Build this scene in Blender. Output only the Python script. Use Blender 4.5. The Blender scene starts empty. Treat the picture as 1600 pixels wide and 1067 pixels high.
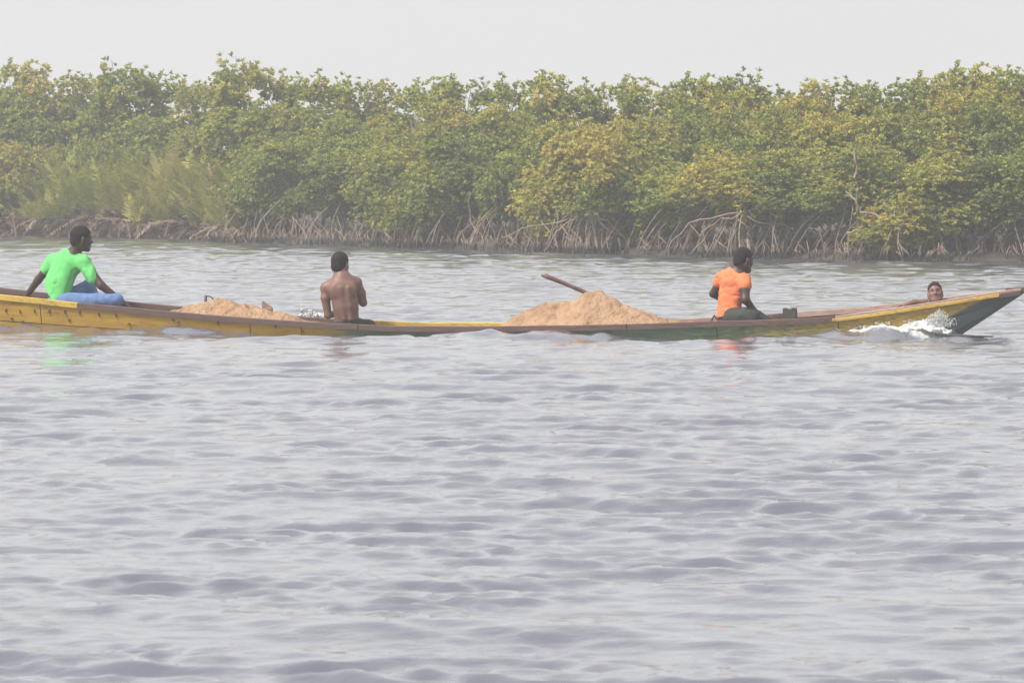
import bpy, math, random
import numpy as np
from mathutils import Vector, Matrix

rng = np.random.default_rng(7)
random.seed(7)
R = math.radians
sc = bpy.context.scene
col = sc.collection

# ------------------------------------------------------------------ camera
FPX, CAMH, HORIZ = 6400.0, 1.6, 269.0          # focal length in 1600-px units, eye height, horizon row
PITCH = math.atan((533.5 - HORIZ) / FPX)
cam = bpy.data.objects.new('camera', bpy.data.cameras.new('camera'))
col.objects.link(cam)
cam.location = (0, 0, CAMH)
cam.rotation_euler = (math.pi / 2 - PITCH, 0, 0)
cam.data.sensor_width = 36
cam.data.lens = 36 * FPX / 1600
cam.data.clip_end = 3000
cam.data.dof.use_dof = True
cam.data.dof.focus_distance = 41.5
cam.data.dof.aperture_fstop = 14.0
sc.camera = cam

# ------------------------------------------------------------------ sky, sun, exposure
SUN_EL, SUN_AZ = 50.0, 236.0                    # azimuth from +Y clockwise: behind the viewer, to the left
w = bpy.data.worlds.new('World'); sc.world = w; w.use_nodes = True
nt = w.node_tree; nt.nodes.clear()
sky = nt.nodes.new('ShaderNodeTexSky'); sky.sky_type = 'NISHITA'; sky.sun_disc = False
sky.sun_elevation = R(SUN_EL); sky.sun_rotation = R(SUN_AZ)
sky.air_density = 1.0; sky.dust_density = 6.0; sky.ozone_density = 1.0; sky.altitude = 0
hs = nt.nodes.new('ShaderNodeHueSaturation'); hs.inputs['Saturation'].default_value = 0.10
hs.inputs['Value'].default_value = 1.0
veil = nt.nodes.new('ShaderNodeMix'); veil.data_type = 'RGBA'; veil.inputs[0].default_value = 0.75
veil.inputs[7].default_value = (6.6, 6.65, 6.75, 1)          # even bright overcast haze mixed over the clear sky
bg = nt.nodes.new('ShaderNodeBackground'); bg.inputs['Strength'].default_value = 0.10
wo = nt.nodes.new('ShaderNodeOutputWorld')
nt.links.new(sky.outputs[0], hs.inputs['Color']); nt.links.new(hs.outputs[0], veil.inputs[6])
cn = nt.nodes.new('ShaderNodeTexNoise'); cn.inputs['Scale'].default_value = 2.2; cn.inputs['Detail'].default_value = 4
cr = nt.nodes.new('ShaderNodeMapRange'); cr.inputs['From Min'].default_value = .3; cr.inputs['From Max'].default_value = .7; cr.inputs['To Min'].default_value = .94; cr.inputs['To Max'].default_value = 1.06
cm_ = nt.nodes.new('ShaderNodeMix'); cm_.data_type = 'RGBA'; cm_.blend_type = 'MULTIPLY'; cm_.inputs[0].default_value = 1.0      # thin uneven cloud
nt.links.new(cn.outputs['Fac'], cr.inputs['Value']); nt.links.new(veil.outputs[2], cm_.inputs[6]); nt.links.new(cr.outputs[0], cm_.inputs[7])
nt.links.new(cm_.outputs[2], bg.inputs['Color']); nt.links.new(bg.outputs[0], wo.inputs['Surface'])

sl = bpy.data.lights.new('sun', 'SUN'); sl.energy = 3.8; sl.angle = R(12.0); sl.color = (1.0, 0.93, 0.83)
sun = bpy.data.objects.new('sun', sl); col.objects.link(sun)
sd = Vector((math.sin(R(SUN_AZ)) * math.cos(R(SUN_EL)), math.cos(R(SUN_AZ)) * math.cos(R(SUN_EL)), math.sin(R(SUN_EL))))
sun.rotation_euler = sd.to_track_quat('Z', 'Y').to_euler()
sun.location = (-20, -20, 40)

vs = sc.view_settings
vs.view_transform = 'Standard'; vs.look = 'None'; vs.gamma = 1.0; vs.use_curve_mapping = False; vs.exposure = 0.62
sc.cycles.use_denoising = True
sc.cycles.max_bounces = 8; sc.cycles.diffuse_bounces = 3; sc.cycles.glossy_bounces = 3
sc.cycles.transmission_bounces = 4; sc.cycles.volume_bounces = 1
sc.cycles.use_adaptive_sampling = False

# ------------------------------------------------------------------ helpers
_f = np.array((0, math.cos(PITCH), -math.sin(PITCH))); _u = np.array((0, math.sin(PITCH), math.cos(PITCH)))
def at(px, py, Y):
    """the point at distance Y whose direction is that of photo pixel (px, py)"""
    d = _f + (px - 800) / FPX * np.array((1, 0, 0)) + (533.5 - py) / FPX * _u
    return np.array((0, 0, CAMH)) + d * (Y / d[1])

def tag(o, label=None, cat=None, group=None, kind=None):
    if label: o['label'] = label
    if cat: o['category'] = cat
    if group: o['group'] = group
    if kind: o['kind'] = kind
    return o

def empty(name, loc=(0, 0, 0), rz=0):
    o = bpy.data.objects.new(name, None); col.objects.link(o)
    o.location = loc; o.rotation_euler = (0, 0, rz); o.empty_display_size = .2
    return o

def mesh(name, verts, faces, smooth=False):
    """faces: an (n,4) array of quads or a list of lists"""
    me = bpy.data.meshes.new(name)
    verts = np.asarray(verts, dtype=np.float32)
    if isinstance(faces, np.ndarray):
        n, k = faces.shape
        me.vertices.add(len(verts)); me.vertices.foreach_set('co', verts.ravel())
        me.loops.add(n * k); me.loops.foreach_set('vertex_index', faces.astype(np.int32).ravel())
        me.polygons.add(n); me.polygons.foreach_set('loop_start', np.arange(0, n * k, k, dtype=np.int32))
        me.update(calc_edges=True)
    else:
        me.from_pydata([tuple(map(float, v)) for v in verts], [], faces)
    if smooth: me.polygons.foreach_set('use_smooth', np.ones(len(me.polygons), dtype=bool))
    me.validate()
    me.update()
    return me

def obj(name, me, mat=None, parent=None):
    o = bpy.data.objects.new(name, me); col.objects.link(o)
    if mat and not me.materials: me.materials.append(mat)
    if parent: o.parent = parent
    return o

class MB:
    """collects boxes, tubes and lofts into one mesh"""
    def __init__(s): s.v = []; s.f = []; s.m = []
    def add(s, v, f, m=0):
        b = len(s.v); s.v += [tuple(p) for p in v]; s.f += [[i + b for i in q] for q in f]; s.m += [m] * len(f)
    def box(s, c, size, rz=0, tilt=None, m=0):
        x, y, z = [q / 2 for q in size]
        M = Matrix.Rotation(rz, 3, 'Z')
        if tilt: M = M @ Matrix.Rotation(tilt[0], 3, tilt[1])
        v = [Vector(c) + M @ Vector((i * x, j * y, k * z)) for i in (-1, 1) for j in (-1, 1) for k in (-1, 1)]
        s.add(v, [(0, 1, 3, 2), (4, 6, 7, 5), (0, 4, 5, 1), (2, 3, 7, 6), (0, 2, 6, 4), (1, 5, 7, 3)], m)
    def tube(s, pts, rad, n=6, m=0):
        pts = [Vector(p) for p in pts]; L = len(pts); v = []; f = []
        for i, p in enumerate(pts):
            t = (pts[min(i + 1, L - 1)] - pts[max(i - 1, 0)]).normalized()
            a = t.cross(Vector((0, 0, 1)))
            if a.length < .05: a = t.cross(Vector((1, 0, 0)))
            a.normalize(); b = t.cross(a); r = rad[i] if hasattr(rad, '__len__') else rad
            v += [p + (a * math.cos(k * 2 * math.pi / n) + b * math.sin(k * 2 * math.pi / n)) * r for k in range(n)]
        for i in range(L - 1):
            for k in range(n):
                k2 = (k + 1) % n
                f.append((i * n + k, i * n + k2, (i + 1) * n + k2, (i + 1) * n + k))
        f.append(list(range(n - 1, -1, -1))); f.append([(L - 1) * n + k for k in range(n)])
        s.add(v, f, m)
    def loft(s, rings, mats=None, m=0):
        n = len(rings[0]); v = [p for r in rings for p in r]; f = []; ms = []
        for i in range(len(rings) - 1):
            for k in range(n):
                k2 = (k + 1) % n
                f.append((i * n + k, i * n + k2, (i + 1) * n + k2, (i + 1) * n + k)); ms.append(mats[k] if mats else m)
        f.append(list(range(n - 1, -1, -1))); ms.append(m); f.append([(len(rings) - 1) * n + k for k in range(n)]); ms.append(m)
        b = len(s.v); s.v += [tuple(p) for p in v]; s.f += [[i + b for i in q] for q in f]; s.m += ms
    def build(s, name, mats, parent=None, smooth=False):
        me = mesh(name, s.v, s.f, smooth)
        for q in (mats if isinstance(mats, (list, tuple)) else [mats]): me.materials.append(q)
        if any(s.m): me.polygons.foreach_set('material_index', np.array(s.m, dtype=np.int32))
        return obj(name, me, None, parent)

# ---- value noise for shaping (world space)
_perm = rng.random((64, 64, 64)).astype(np.float32)
def vnoise(P, scale):
    q = np.asarray(P) * scale + 100.0
    i = np.floor(q).astype(int); f = q - i; f = f * f * (3 - 2 * f); i %= 64; j = (i + 1) % 64
    g = lambda a, b, c: _perm[a, b, c]
    x0, y0, z0 = i[..., 0], i[..., 1], i[..., 2]; x1, y1, z1 = j[..., 0], j[..., 1], j[..., 2]
    fx, fy, fz = f[..., 0], f[..., 1], f[..., 2]
    l = lambda a, b, t: a + (b - a) * t
    return l(l(l(g(x0, y0, z0), g(x1, y0, z0), fx), l(g(x0, y1, z0), g(x1, y1, z0), fx), fy),
             l(l(g(x0, y0, z1), g(x1, y0, z1), fx), l(g(x0, y1, z1), g(x1, y1, z1), fx), fy), fz) * 2 - 1

# ------------------------------------------------------------------ materials
def new_mat(name):
    m = bpy.data.materials.new(name); m.use_nodes = True
    t = m.node_tree; b = t.nodes['Principled BSDF']
    return m, t, b
def N(t, kind, **kw):
    n = t.nodes.new(kind)
    for k, v in kw.items(): setattr(n, k, v)
    return n
def ramp(t, stops, src=None):
    r = N(t, 'ShaderNodeValToRGB'); e = r.color_ramp.elements
    while len(e) < len(stops): e.new(0.5)
    for k, (p, c) in enumerate(stops):
        e[k].position = p; e[k].color = (*c, 1) if len(c) == 3 else c
    if src is not None: t.links.new(src, r.inputs[0])
    return r
def math_n(t, op, a, b=None, clamp=False):
    n = N(t, 'ShaderNodeMath', operation=op); n.use_clamp = clamp
    for k, q in enumerate((a, b)):
        if q is None: continue
        if isinstance(q, (int, float)): n.inputs[k].default_value = q
        else: t.links.new(q, n.inputs[k])
    return n.outputs[0]
def mix(t, fac, a, b):
    n = N(t, 'ShaderNodeMix', data_type='RGBA')
    for k, q in ((0, fac), (6, a), (7, b)):
        if isinstance(q, (int, float)): n.inputs[k].default_value = q
        elif isinstance(q, tuple): n.inputs[k].default_value = (*q, 1)
        else: t.links.new(q, n.inputs[k])
    return n.outputs[2]
def noise(t, scale, detail=4, vec=None, rough=.6):
    n = N(t, 'ShaderNodeTexNoise'); n.inputs['Scale'].default_value = scale; n.inputs['Detail'].default_value = detail
    n.inputs['Roughness'].default_value = rough
    if vec is not None: t.links.new(vec, n.inputs['Vector'])
    return n.outputs['Fac']
def mapped(t, scale, coord='Object'):
    c = N(t, 'ShaderNodeTexCoord'); m = N(t, 'ShaderNodeMapping'); m.inputs['Scale'].default_value = scale
    t.links.new(c.outputs[coord], m.inputs['Vector']); return m.outputs[0]
def bump(t, b, h, strength, dist=.01):
    n = N(t, 'ShaderNodeBump'); n.inputs['Strength'].default_value = strength; n.inputs['Distance'].default_value = dist
    t.links.new(h, n.inputs['Height']); t.links.new(n.outputs[0], b.inputs['Normal'])

def simple(name, base, rough=.7, var=.25, scale=8, stretch=(1, 1, 1), bstr=.3, bdist=.01, spec=.4):
    m, t, b = new_mat(name)
    v = mapped(t, stretch); f = noise(t, scale, 6, v)
    lo = tuple(c * (1 - var) for c in base); hi = tuple(min(1, c * (1 + var)) for c in base)
    r = ramp(t, [(.3, lo), (.7, hi)], f)
    t.links.new(r.outputs[0], b.inputs['Base Color']); b.inputs['Roughness'].default_value = rough
    b.inputs['Specular IOR Level'].default_value = spec
    if bstr: bump(t, b, f, bstr, bdist)
    return m

M = {}
M['wood'] = simple('weathered_wood', (.24, .155, .125), .75, .38, 5, (1.2, 14, 14), .5, .006)
M['wood_dark'] = simple('dark_wet_wood', (.040, .036, .037), .6, .4, 6, (2, 12, 12), .5, .006)
M['rail'] = simple('brown_rail', (.085, .050, .044), .65, .45, 5, (1.0, 18, 18), .5, .005)
M['bow_wood'] = simple('bare_bow_planks', (.29, .205, .175), .8, .35, 4, (1.0, 16, 16), .5, .006)
M['yellow'] = None
M['iron'] = simple('rusty_iron', (.05, .035, .03), .7, .3, 30)
M['mud'] = simple('dark_mud', (.055, .045, .036), .8, .4, 2.0, (1, 1, 1), .6, .05)
M['fabric_green'] = simple('green_shirt', (.125, .48, .15), .9, .05, 14, (1, 1, 1), .15, .004, .1)
M['fabric_orange'] = simple('orange_shirt', (.62, .18, .082), .9, .05, 14, (1, 1, 1), .15, .004, .1)
M['jeans'] = simple('blue_jeans', (.10, .165, .32), .9, .25, 18, (1, 1, 1), .3, .004, .1)
M['shorts'] = simple('dark_shorts', (.045, .05, .045), .9, .3, 14, (1, 1, 1), .3, .004, .1)
M['hair'] = simple('short_black_hair', (.019, .014, .0135), .85, .3, 160, (1, 1, 1), .8, .004, .2)
M['skin_dark'] = simple('dark_skin', (.046, .026, .021), .48, .12, 9, (1, 1, 1), .1, .003, .45)
M['skin_brown'] = simple('brown_skin', (.150, .078, .058), .55, .14, 9, (1, 1, 1), .1, .003, .5)
M['skin_boy'] = simple('warm_brown_skin', (.165, .085, .066), .5, .12, 9, (1, 1, 1), .1, .003, .45)
M['eye'] = simple('eye_white', (.07, .05, .04), .4, .05, 9, (1, 1, 1), 0)
M['iris'] = simple('dark_iris', (.015, .010, .008), .3, .05, 9, (1, 1, 1), 0)
M['lip'] = simple('lips', (.17, .065, .058), .5, .1, 20, (1, 1, 1), 0)

def worn_yellow():
    m, t, b = new_mat('worn_yellow_paint')
    f1 = noise(t, 4, 6, mapped(t, (1.0, 6, 6)), .7); f2 = noise(t, 15, 6, mapped(t, (1.0, 4, 4)), .7)
    y = ramp(t, [(.3, (.30, .19, .03)), (.5, (.44, .29, .035)), (.75, (.52, .37, .05))], f1)
    k = ramp(t, [(.50, (0, 0, 0)), (.64, (1, 1, 1))], f2)
    c = mix(t, math_n(t, 'MULTIPLY', k.outputs[0], .75), y.outputs[0], (.13, .095, .055))
    t.links.new(c, b.inputs['Base Color']); b.inputs['Roughness'].default_value = .6
    bump(t, b, f2, .5, .005); return m
M['yellow'] = worn_yellow()
def sand_mat():
    m, t, b = new_mat('damp_orange_sand')
    v = mapped(t, (1, 1, 1)); f1 = noise(t, 3.2, 6, v); f2 = noise(t, 38, 5, v); f3 = noise(t, 11, 5, v)
    r = ramp(t, [(.28, (.27, .162, .097)), (.5, (.385, .248, .155)), (.75, (.46, .31, .205))], f1)
    r2 = ramp(t, [(.30, (.55, .48, .44)), (.48, (1, 1, 1))], f3)
    c = N(t, 'ShaderNodeMix', data_type='RGBA', blend_type='MULTIPLY'); c.inputs[0].default_value = .8
    t.links.new(r.outputs[0], c.inputs[6]); t.links.new(r2.outputs[0], c.inputs[7])
    t.links.new(c.outputs[2], b.inputs['Base Color']); b.inputs['Roughness'].default_value = .95
    b.inputs['Specular IOR Level'].default_value = .15
    s = math_n(t, 'ADD', math_n(t, 'MULTIPLY', f2, .5), f3)
    bump(t, b, s, 1.0, .06); return m
M['sand'] = sand_mat()

def leaf_mat(name, stops, trans=.38):
    m, t, b = new_mat(name)
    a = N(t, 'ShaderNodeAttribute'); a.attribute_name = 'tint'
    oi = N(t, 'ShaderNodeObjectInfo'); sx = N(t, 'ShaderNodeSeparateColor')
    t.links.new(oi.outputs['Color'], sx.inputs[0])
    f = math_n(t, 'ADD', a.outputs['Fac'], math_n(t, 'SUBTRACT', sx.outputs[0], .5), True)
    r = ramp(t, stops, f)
    t.links.new(r.outputs[0], b.inputs['Base Color']); b.inputs['Roughness'].default_value = .55
    b.inputs['Specular IOR Level'].default_value = .35
    tr = N(t, 'ShaderNodeBsdfTranslucent'); t.links.new(r.outputs[0], tr.inputs[0])
    mx = N(t, 'ShaderNodeMixShader'); mx.inputs[0].default_value = trans
    t.links.new(b.outputs[0], mx.inputs[1]); t.links.new(tr.outputs[0], mx.inputs[2])
    t.links.new(mx.outputs[0], t.nodes['Material Output'].inputs['Surface']); return m
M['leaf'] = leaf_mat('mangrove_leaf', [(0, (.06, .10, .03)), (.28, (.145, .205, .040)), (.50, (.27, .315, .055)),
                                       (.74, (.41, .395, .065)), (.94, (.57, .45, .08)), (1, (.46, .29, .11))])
M['fern'] = leaf_mat('fern_frond', [(0, (.06, .085, .025)), (.4, (.21, .25, .038)), (.7, (.39, .37, .06)), (.9, (.44, .38, .14)), (1, (.46, .29, .18))])
M['dead'] = leaf_mat('dead_frond', [(0, (.035, .023, .018)), (.4, (.095, .06, .047)), (.75, (.20, .135, .105)), (1, (.30, .22, .165))], .1)

def root_mat():
    m, t, b = new_mat('mangrove_root_bark')
    g = N(t, 'ShaderNodeNewGeometry'); s = N(t, 'ShaderNodeSeparateXYZ'); t.links.new(g.outputs['Position'], s.inputs[0])
    f = noise(t, 9, 5, g.outputs['Position'])
    r = ramp(t, [(.32, (.085, .062, .05)), (.7, (.30, .225, .175))], f)
    # wet tide mark just above the water
    z = math_n(t, 'ADD', s.outputs[2], math_n(t, 'MULTIPLY', f, -.12))
    k = ramp(t, [(.0, (1, 1, 1)), (.03, (1, 1, 1)), (.10, (0, 0, 0))], z)
    c = mix(t, k.outputs[0], r.outputs[0], (.028, .026, .022))
    t.links.new(c, b.inputs['Base Color']); b.inputs['Roughness'].default_value = .85
    bump(t, b, f, .4, .01); return m
M['root'] = root_mat()
M['pale_limb'] = simple('pale_bare_limb', (.27, .205, .165), .85, .35, 12, (1, 1, 1), .5, .01)
M['bark'] = simple('grey_brown_bark', (.20, .155, .125), .9, .35, 12, (1, 1, 1), .5, .01)

# ------------------------------------------------------------------ the boat's frame of reference
A = np.array((-5.05, 41.84)); E = np.array((9.48, -2.35)); E = E / np.linalg.norm(E); MN = np.array((-E[1], E[0]))
YAW = math.atan2(E[1], E[0])
def b2w(s, y, z): return np.array((*(A + s * E + y * MN), z))
TIP = float((0.12475 * A[1] - A[0]) / (E[0] - 0.12475 * E[1]))
def hw(s):
    """half width of the hull at its top"""
    s = np.asarray(s, float)
    t = np.clip((TIP - s) / 3.6, 0, 1); b = .035 + .465 * (1 - (1 - t) ** 1.9)
    u = np.clip((s + 2.6) / 2.6, 0, 1)
    return b * (.35 + .65 * (1 - (1 - u) ** 2))
_S = np.linspace(-2.6, TIP, 700)
def _px(s, y):
    P = A[None] + np.outer(s, E) + np.outer(y, MN); return 800 + FPX * P[:, 0] / P[:, 1]
_nearpx = _px(_S, -hw(_S)); _cenpx = _px(_S, 0 * _S)
def s_near(px): return float(np.interp(px, _nearpx, _S))
def s_cen(px): return float(np.interp(px, _cenpx, _S))
def Yc(px): return float(A[1] + s_cen(px) * E[1])
_rail_px = [(-420, 402), (-200, 434), (0, 460), (100, 471), (200, 480.5), (300, 490), (400, 498), (500, 504.5), (620, 509.5), (740, 510), (850, 509), (1000, 506), (1080, 503),
            (1170, 500.5), (1270, 497), (1320, 492), (1411, 479.5), (1476, 468.5), (1560, 455.5), (1597, 450)]
_rs = [s_near(p) for p, _ in _rail_px]
_rz = [at(p, y, b2w(s, -hw(s), 0)[1])[2] for (p, y), s in zip(_rail_px, _rs)]
def zt(s): return np.interp(s, _rs, _rz)                        # top of the near rail
_fs = [s_near(p) for p in (900, 1040, 1150, 1270, 1380, 1476, 1590)]
def zfar(s): return zt(s) + np.interp(s, _fs, (0, .005, .02, .055, .04, .02, 0))
_k0 = s_near(1490); _zk_tip = float(zt(TIP)) - .06
def zk(s):
    bow = 0.0 + (np.asarray(s, float) - _k0) / (TIP - _k0) * _zk_tip
    stern = -.28 + np.clip(-(np.asarray(s, float) + .8), 0, 9) * .30
    return np.maximum(np.maximum(-.28, bow), stern)

# ------------------------------------------------------------------ water: one sheet, waves in world space
def ease(x): x = np.clip(x, 0, 1); return x * x * (3 - 2 * x)
wavepx = [(-60, .045), (0, .045), (60, .05), (150, .025), (230, .025), (285, .05), (340, .015), (420, -.02), (500, -.045), (600, -.05), (690, -.03), (750, .025), (800, .055), (845, .07), (890, .05),
          (960, .01), (1040, -.03), (1150, -.06), (1245, -.04), (1290, .03), (1330, .08), (1370, .11), (1410, .10), (1440, .125), (1475, .115), (1505, .0), (1700, 0)]
_wz = [z for _, z in wavepx]; _wsx = [s_near(p) if p < 1590 else TIP + (p - 1598) * .0062 for p, _ in wavepx]
comps = []
for k in range(130):
    lam = 0.125 * (1.35 / 0.125) ** (rng.random() ** 1.15)
    th = R(-101) + rng.normal() * R(20 if lam > .4 else 33)
    sl_ = .0345 * (1.0 if lam < .42 else (.68 if lam < .7 else .40))
    comps.append((lam, th, sl_ * lam / 2 / math.pi, rng.random() * 6.283))
def wave(X, Y, cell=None, shift=True):
    Z = np.zeros_like(X); DX = np.zeros_like(X); DY = np.zeros_like(X)
    P = np.stack([X, Y, np.zeros_like(X)], -1)
    gust = 1.0 + .35 * vnoise(P, .16) + .25 * vnoise(P + 7, .5)
    gust2 = np.exp(.95 * vnoise(P + 31, 1.3) + .5 * vnoise(P * np.array((1, .6, 1)) + 57, 3.1)) * .82; gust2 = np.minimum(gust2, 1.35)
    for lam, th, a, ph in comps:
        k = 2 * math.pi / lam; cx, cy = math.cos(th), math.sin(th)
        A_ = a * (gust if lam > .7 else gust2 * gust)
        if cell is not None: A_ = A_ * ease(lam / (2.2 * cell) - 1)
        q = k * (X * cx + Y * cy) + ph; s_, c_ = np.sin(q), np.cos(q)
        Z += A_ * (s_ - .3 * np.sin(2 * q))
        if shift: DX += A_ * cx * c_ * .40; DY += A_ * cy * c_ * .40
    lim = 1 / np.sqrt(1 + (Z / .05) ** 2); Z = Z * lim; DX = DX * lim; DY = DY * lim      # no breaking crests
    return Z, DX + .5 * Z * math.cos(R(-112)), DY + .5 * Z * math.sin(R(-112))
rows = [8.0]
while rows[-1] < 118: rows.append(rows[-1] + .019 + .00115 * rows[-1])
rows = np.array([-900, -200, -60, -20, 0, 5] + rows + [150, 260, 500, 1000])
uin = np.linspace(-1, 1, 445); uo = np.array([1.15, 1.5, 2.2, 5, 15, 60])
us = np.concatenate([-uo[::-1], uin, uo])
halfw = .178 * np.clip(rows, 8, 130) + .3
X = us[None, :] * halfw[:, None]; Yg = np.repeat(rows[:, None], len(us), 1)
dy = np.gradient(rows); cell = np.maximum(np.clip(dy, 0, 3)[:, None], halfw[:, None] * 2 / 444 + 0 * X)
fade = ((np.abs(us) <= 1)[None, :] & ((rows >= 8) & (rows < 118))[:, None]).astype(float)
Zw, DXw, DYw = wave(X, Yg, cell)
Zw *= fade; DXw *= fade; DYw *= fade
# wake along the hull and room for the hull
loc = np.stack([X - A[0], Yg - A[1]], -1); Sg = loc @ E; Ng = loc @ MN
near = -Ng - hw(np.clip(Sg, -2.6, TIP)) * (Sg < TIP)                         # distance outside the near side
far_ = Ng - hw(np.clip(Sg, -2.6, TIP)) * (Sg < TIP)
prof = np.interp(Sg, _wsx, _wz)
lag = np.interp(Sg + np.clip(near, 0, 2) * 1.1, _wsx, _wz)                    # crests trail outwards
nz = 1 + .3 * vnoise(np.stack([X, Yg, 0 * X], -1), 4.0)
side = np.where(near > -.45, np.exp(-(np.clip(near, 0, 9) / .42) ** 2), 0) * (Sg > -3) * (Sg < TIP + .2)
side_f = np.where(far_ > -.45, np.exp(-(np.clip(far_, 0, 9) / .42) ** 2), 0) * (Sg > -3) * (Sg < TIP + .2)
chop = np.stack([X, Yg, 0 * X], -1)
Zw = Zw * (1 + .1 * np.maximum(side, side_f)) + np.exp(-(np.clip(near, 0, 9) / 1.1) ** 2) * (near > -.45) * (Sg < TIP) * (.026 * vnoise(chop * np.array((1, .9, 1)), 4.5) + .016 * vnoise(chop, 9)) + lag * np.where(lag < 0, np.where(near > -.45, np.exp(-(np.clip(near, 0, 9) / 1.5) ** 2), 0) * (Sg > -3) * (Sg < TIP + .2), side * nz) + prof * .6 * side_f
# diverging wake ripples on the near side
wk = np.exp(-((near - 1.1) / .9) ** 2) * (near > 0) * (Sg < TIP - .5) * ease((TIP - Sg) / 2)
Zw += .012 * wk * np.sin((Sg * .5 + near) * 8.5 + 2 * vnoise(np.stack([X, Yg, 0 * X], -1), .8))
inside = (np.abs(Ng) < hw(np.clip(Sg, -2.6, TIP)) - .15) & (Sg > -2.3) & (Sg < s_near(1470))
foam = np.interp(Sg, [s_near(p) for p in (1225, 1290, 1340, 1440, 1480, 1500)], (.25, .5, 1.0, 1.0, .9, 0))
crest = np.exp(-((near - .16) / np.interp(Sg, [s_near(1290), s_near(1440)], (.10, .22))) ** 2) * (near > -.3)
foam = foam * crest
hullfoam = np.exp(-((near) / .05) ** 2) * np.interp(Sg, [s_near(p) for p in (-10, 200, 700, 1000, 1090, 1250)], (.3, .35, .4, .6, .75, .6)) * (Sg < s_near(1300))
foam = np.clip(np.maximum(foam, hullfoam), 0, 1)
Zw += foam * .022 * vnoise(np.stack([X, Yg, 0 * X], -1), 11)
Zw = np.where(inside, -.5, Zw); DXw = np.where(np.abs(near) < .5, 0, DXw); DYw = np.where(np.abs(near) < .5, 0, DYw)
nr, nc = X.shape
V = np.stack([X + DXw, Yg + DYw, Zw], -1).reshape(-1, 3)
idx = np.arange(nr * nc).reshape(nr, nc)
Q = np.stack([idx[:-1, :-1], idx[:-1, 1:], idx[1:, 1:], idx[1:, :-1]], -1).reshape(-1, 4)
me = mesh('water', V, Q, True)
fa = me.attributes.new('foam', 'FLOAT', 'POINT'); fa.data.foreach_set('value', foam.astype(np.float32).ravel())
def water_mat():
    m, t, b = new_mat('grey_lagoon_water')
    v = mapped(t, (1, 1, 1)); va = mapped(t, (.6, 1, 1)); n1 = noise(t, 9, 5, va, .6); n2 = noise(t, 30, 4, va)
    b.inputs['Base Color'].default_value = (.098, .103, .135, 1); b.inputs['Roughness'].default_value = .07
    b.inputs['IOR'].default_value = 1.45; b.inputs['Coat Weight'].default_value = 1.0; b.inputs['Coat Roughness'].default_value = .06; b.inputs['Coat IOR'].default_value = 1.5
    n0 = noise(t, 2.6, 3, v, .5); s = math_n(t, 'ADD', math_n(t, 'ADD', n1, math_n(t, 'MULTIPLY', n2, .30)), math_n(t, 'MULTIPLY', n0, 1.0)); bump(t, b, s, .30, .03)
    t.links.new(b.inputs['Normal'].links[0].from_socket, b.inputs['Coat Normal'])
    at_ = N(t, 'ShaderNodeAttribute'); at_.attribute_name = 'foam'
    fn = noise(t, 17, 8, mapped(t, (1, 1, 1)), .7)
    k = math_n(t, 'MULTIPLY', math_n(t, 'SUBTRACT', math_n(t, 'ADD', at_.outputs['Fac'], fn), 1.14), 3.0, True)
    k = math_n(t, 'MULTIPLY', k, math_n(t, 'GREATER_THAN', at_.outputs['Fac'], .03))
    d = N(t, 'ShaderNodeBsdfPrincipled'); d.inputs['Base Color'].default_value = (.56, .57, .56, 1); d.inputs['Roughness'].default_value = .6
    mx = N(t, 'ShaderNodeMixShader'); t.links.new(k, mx.inputs[0]); t.links.new(b.outputs[0], mx.inputs[1]); t.links.new(d.outputs[0], mx.inputs[2])
    t.links.new(mx.outputs[0], t.nodes['Material Output'].inputs['Surface']); return m
M['water'] = water_mat()
tag(obj('water', me, M['water']), kind='structure')

# ------------------------------------------------------------------ far bank
_shore = [(-700, 362), (-250, 365), (0, 368), (200, 371.5), (300, 374), (400, 379), (500, 382.5), (600, 385.5), (700, 389), (800, 392), (900, 395), (1000, 398.5), (1100, 401), (1200, 403.5), (1320, 406.5), (1450, 408), (1600, 408.5), (1900, 413), (2300, 420)]
shore_px = np.array([p for p, _ in _shore], float); shore_Y = np.array([FPX * CAMH / (y - HORIZ) for _, y in _shore])
def Ysh(px): return float(np.interp(px, shore_px, shore_Y))
def ground(px, back=0.0, side=0.0):
    Y = Ysh(px) + back
    return np.array(((px - 800) / FPX * Y + side, Y, 0.0))
# bank sheet: follows the shoreline, then runs far back
bp = np.linspace(-700, 2300, 260); offs = np.array([-.6, -.15, .15, .5, 1.0, 1.8, 3, 6, 12, 40, 150, 500])
zz = np.array([-.5, -.2, -.02, .08, .15, .2, .26, .3, .35, .4, .5, .6])
bx = (bp - 800) / FPX; by = np.interp(bp, shore_px, shore_Y)
BX = (bx * by)[None, :] * np.clip(1 + offs[:, None] * .004, 1, 4); BY = by[None, :] + offs[:, None]
PB = np.stack([BX, BY, 0 * BX], -1)
BZ = zz[:, None] + .10 * vnoise(PB, 1.6) + .04 * vnoise(PB, 5)
BZ[0] = -.5
PB[..., 1] += .25 * vnoise(PB + 3, 1.1)
PB[..., 2] = BZ; i2 = np.arange(BX.size).reshape(BX.shape)
tag(obj('mud_bank', mesh('mud_bank', PB.reshape(-1, 3), np.stack([i2[:-1, :-1], i2[:-1, 1:], i2[1:, 1:], i2[1:, :-1]], -1).reshape(-1, 4), True), M['mud']), kind='structure')

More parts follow.
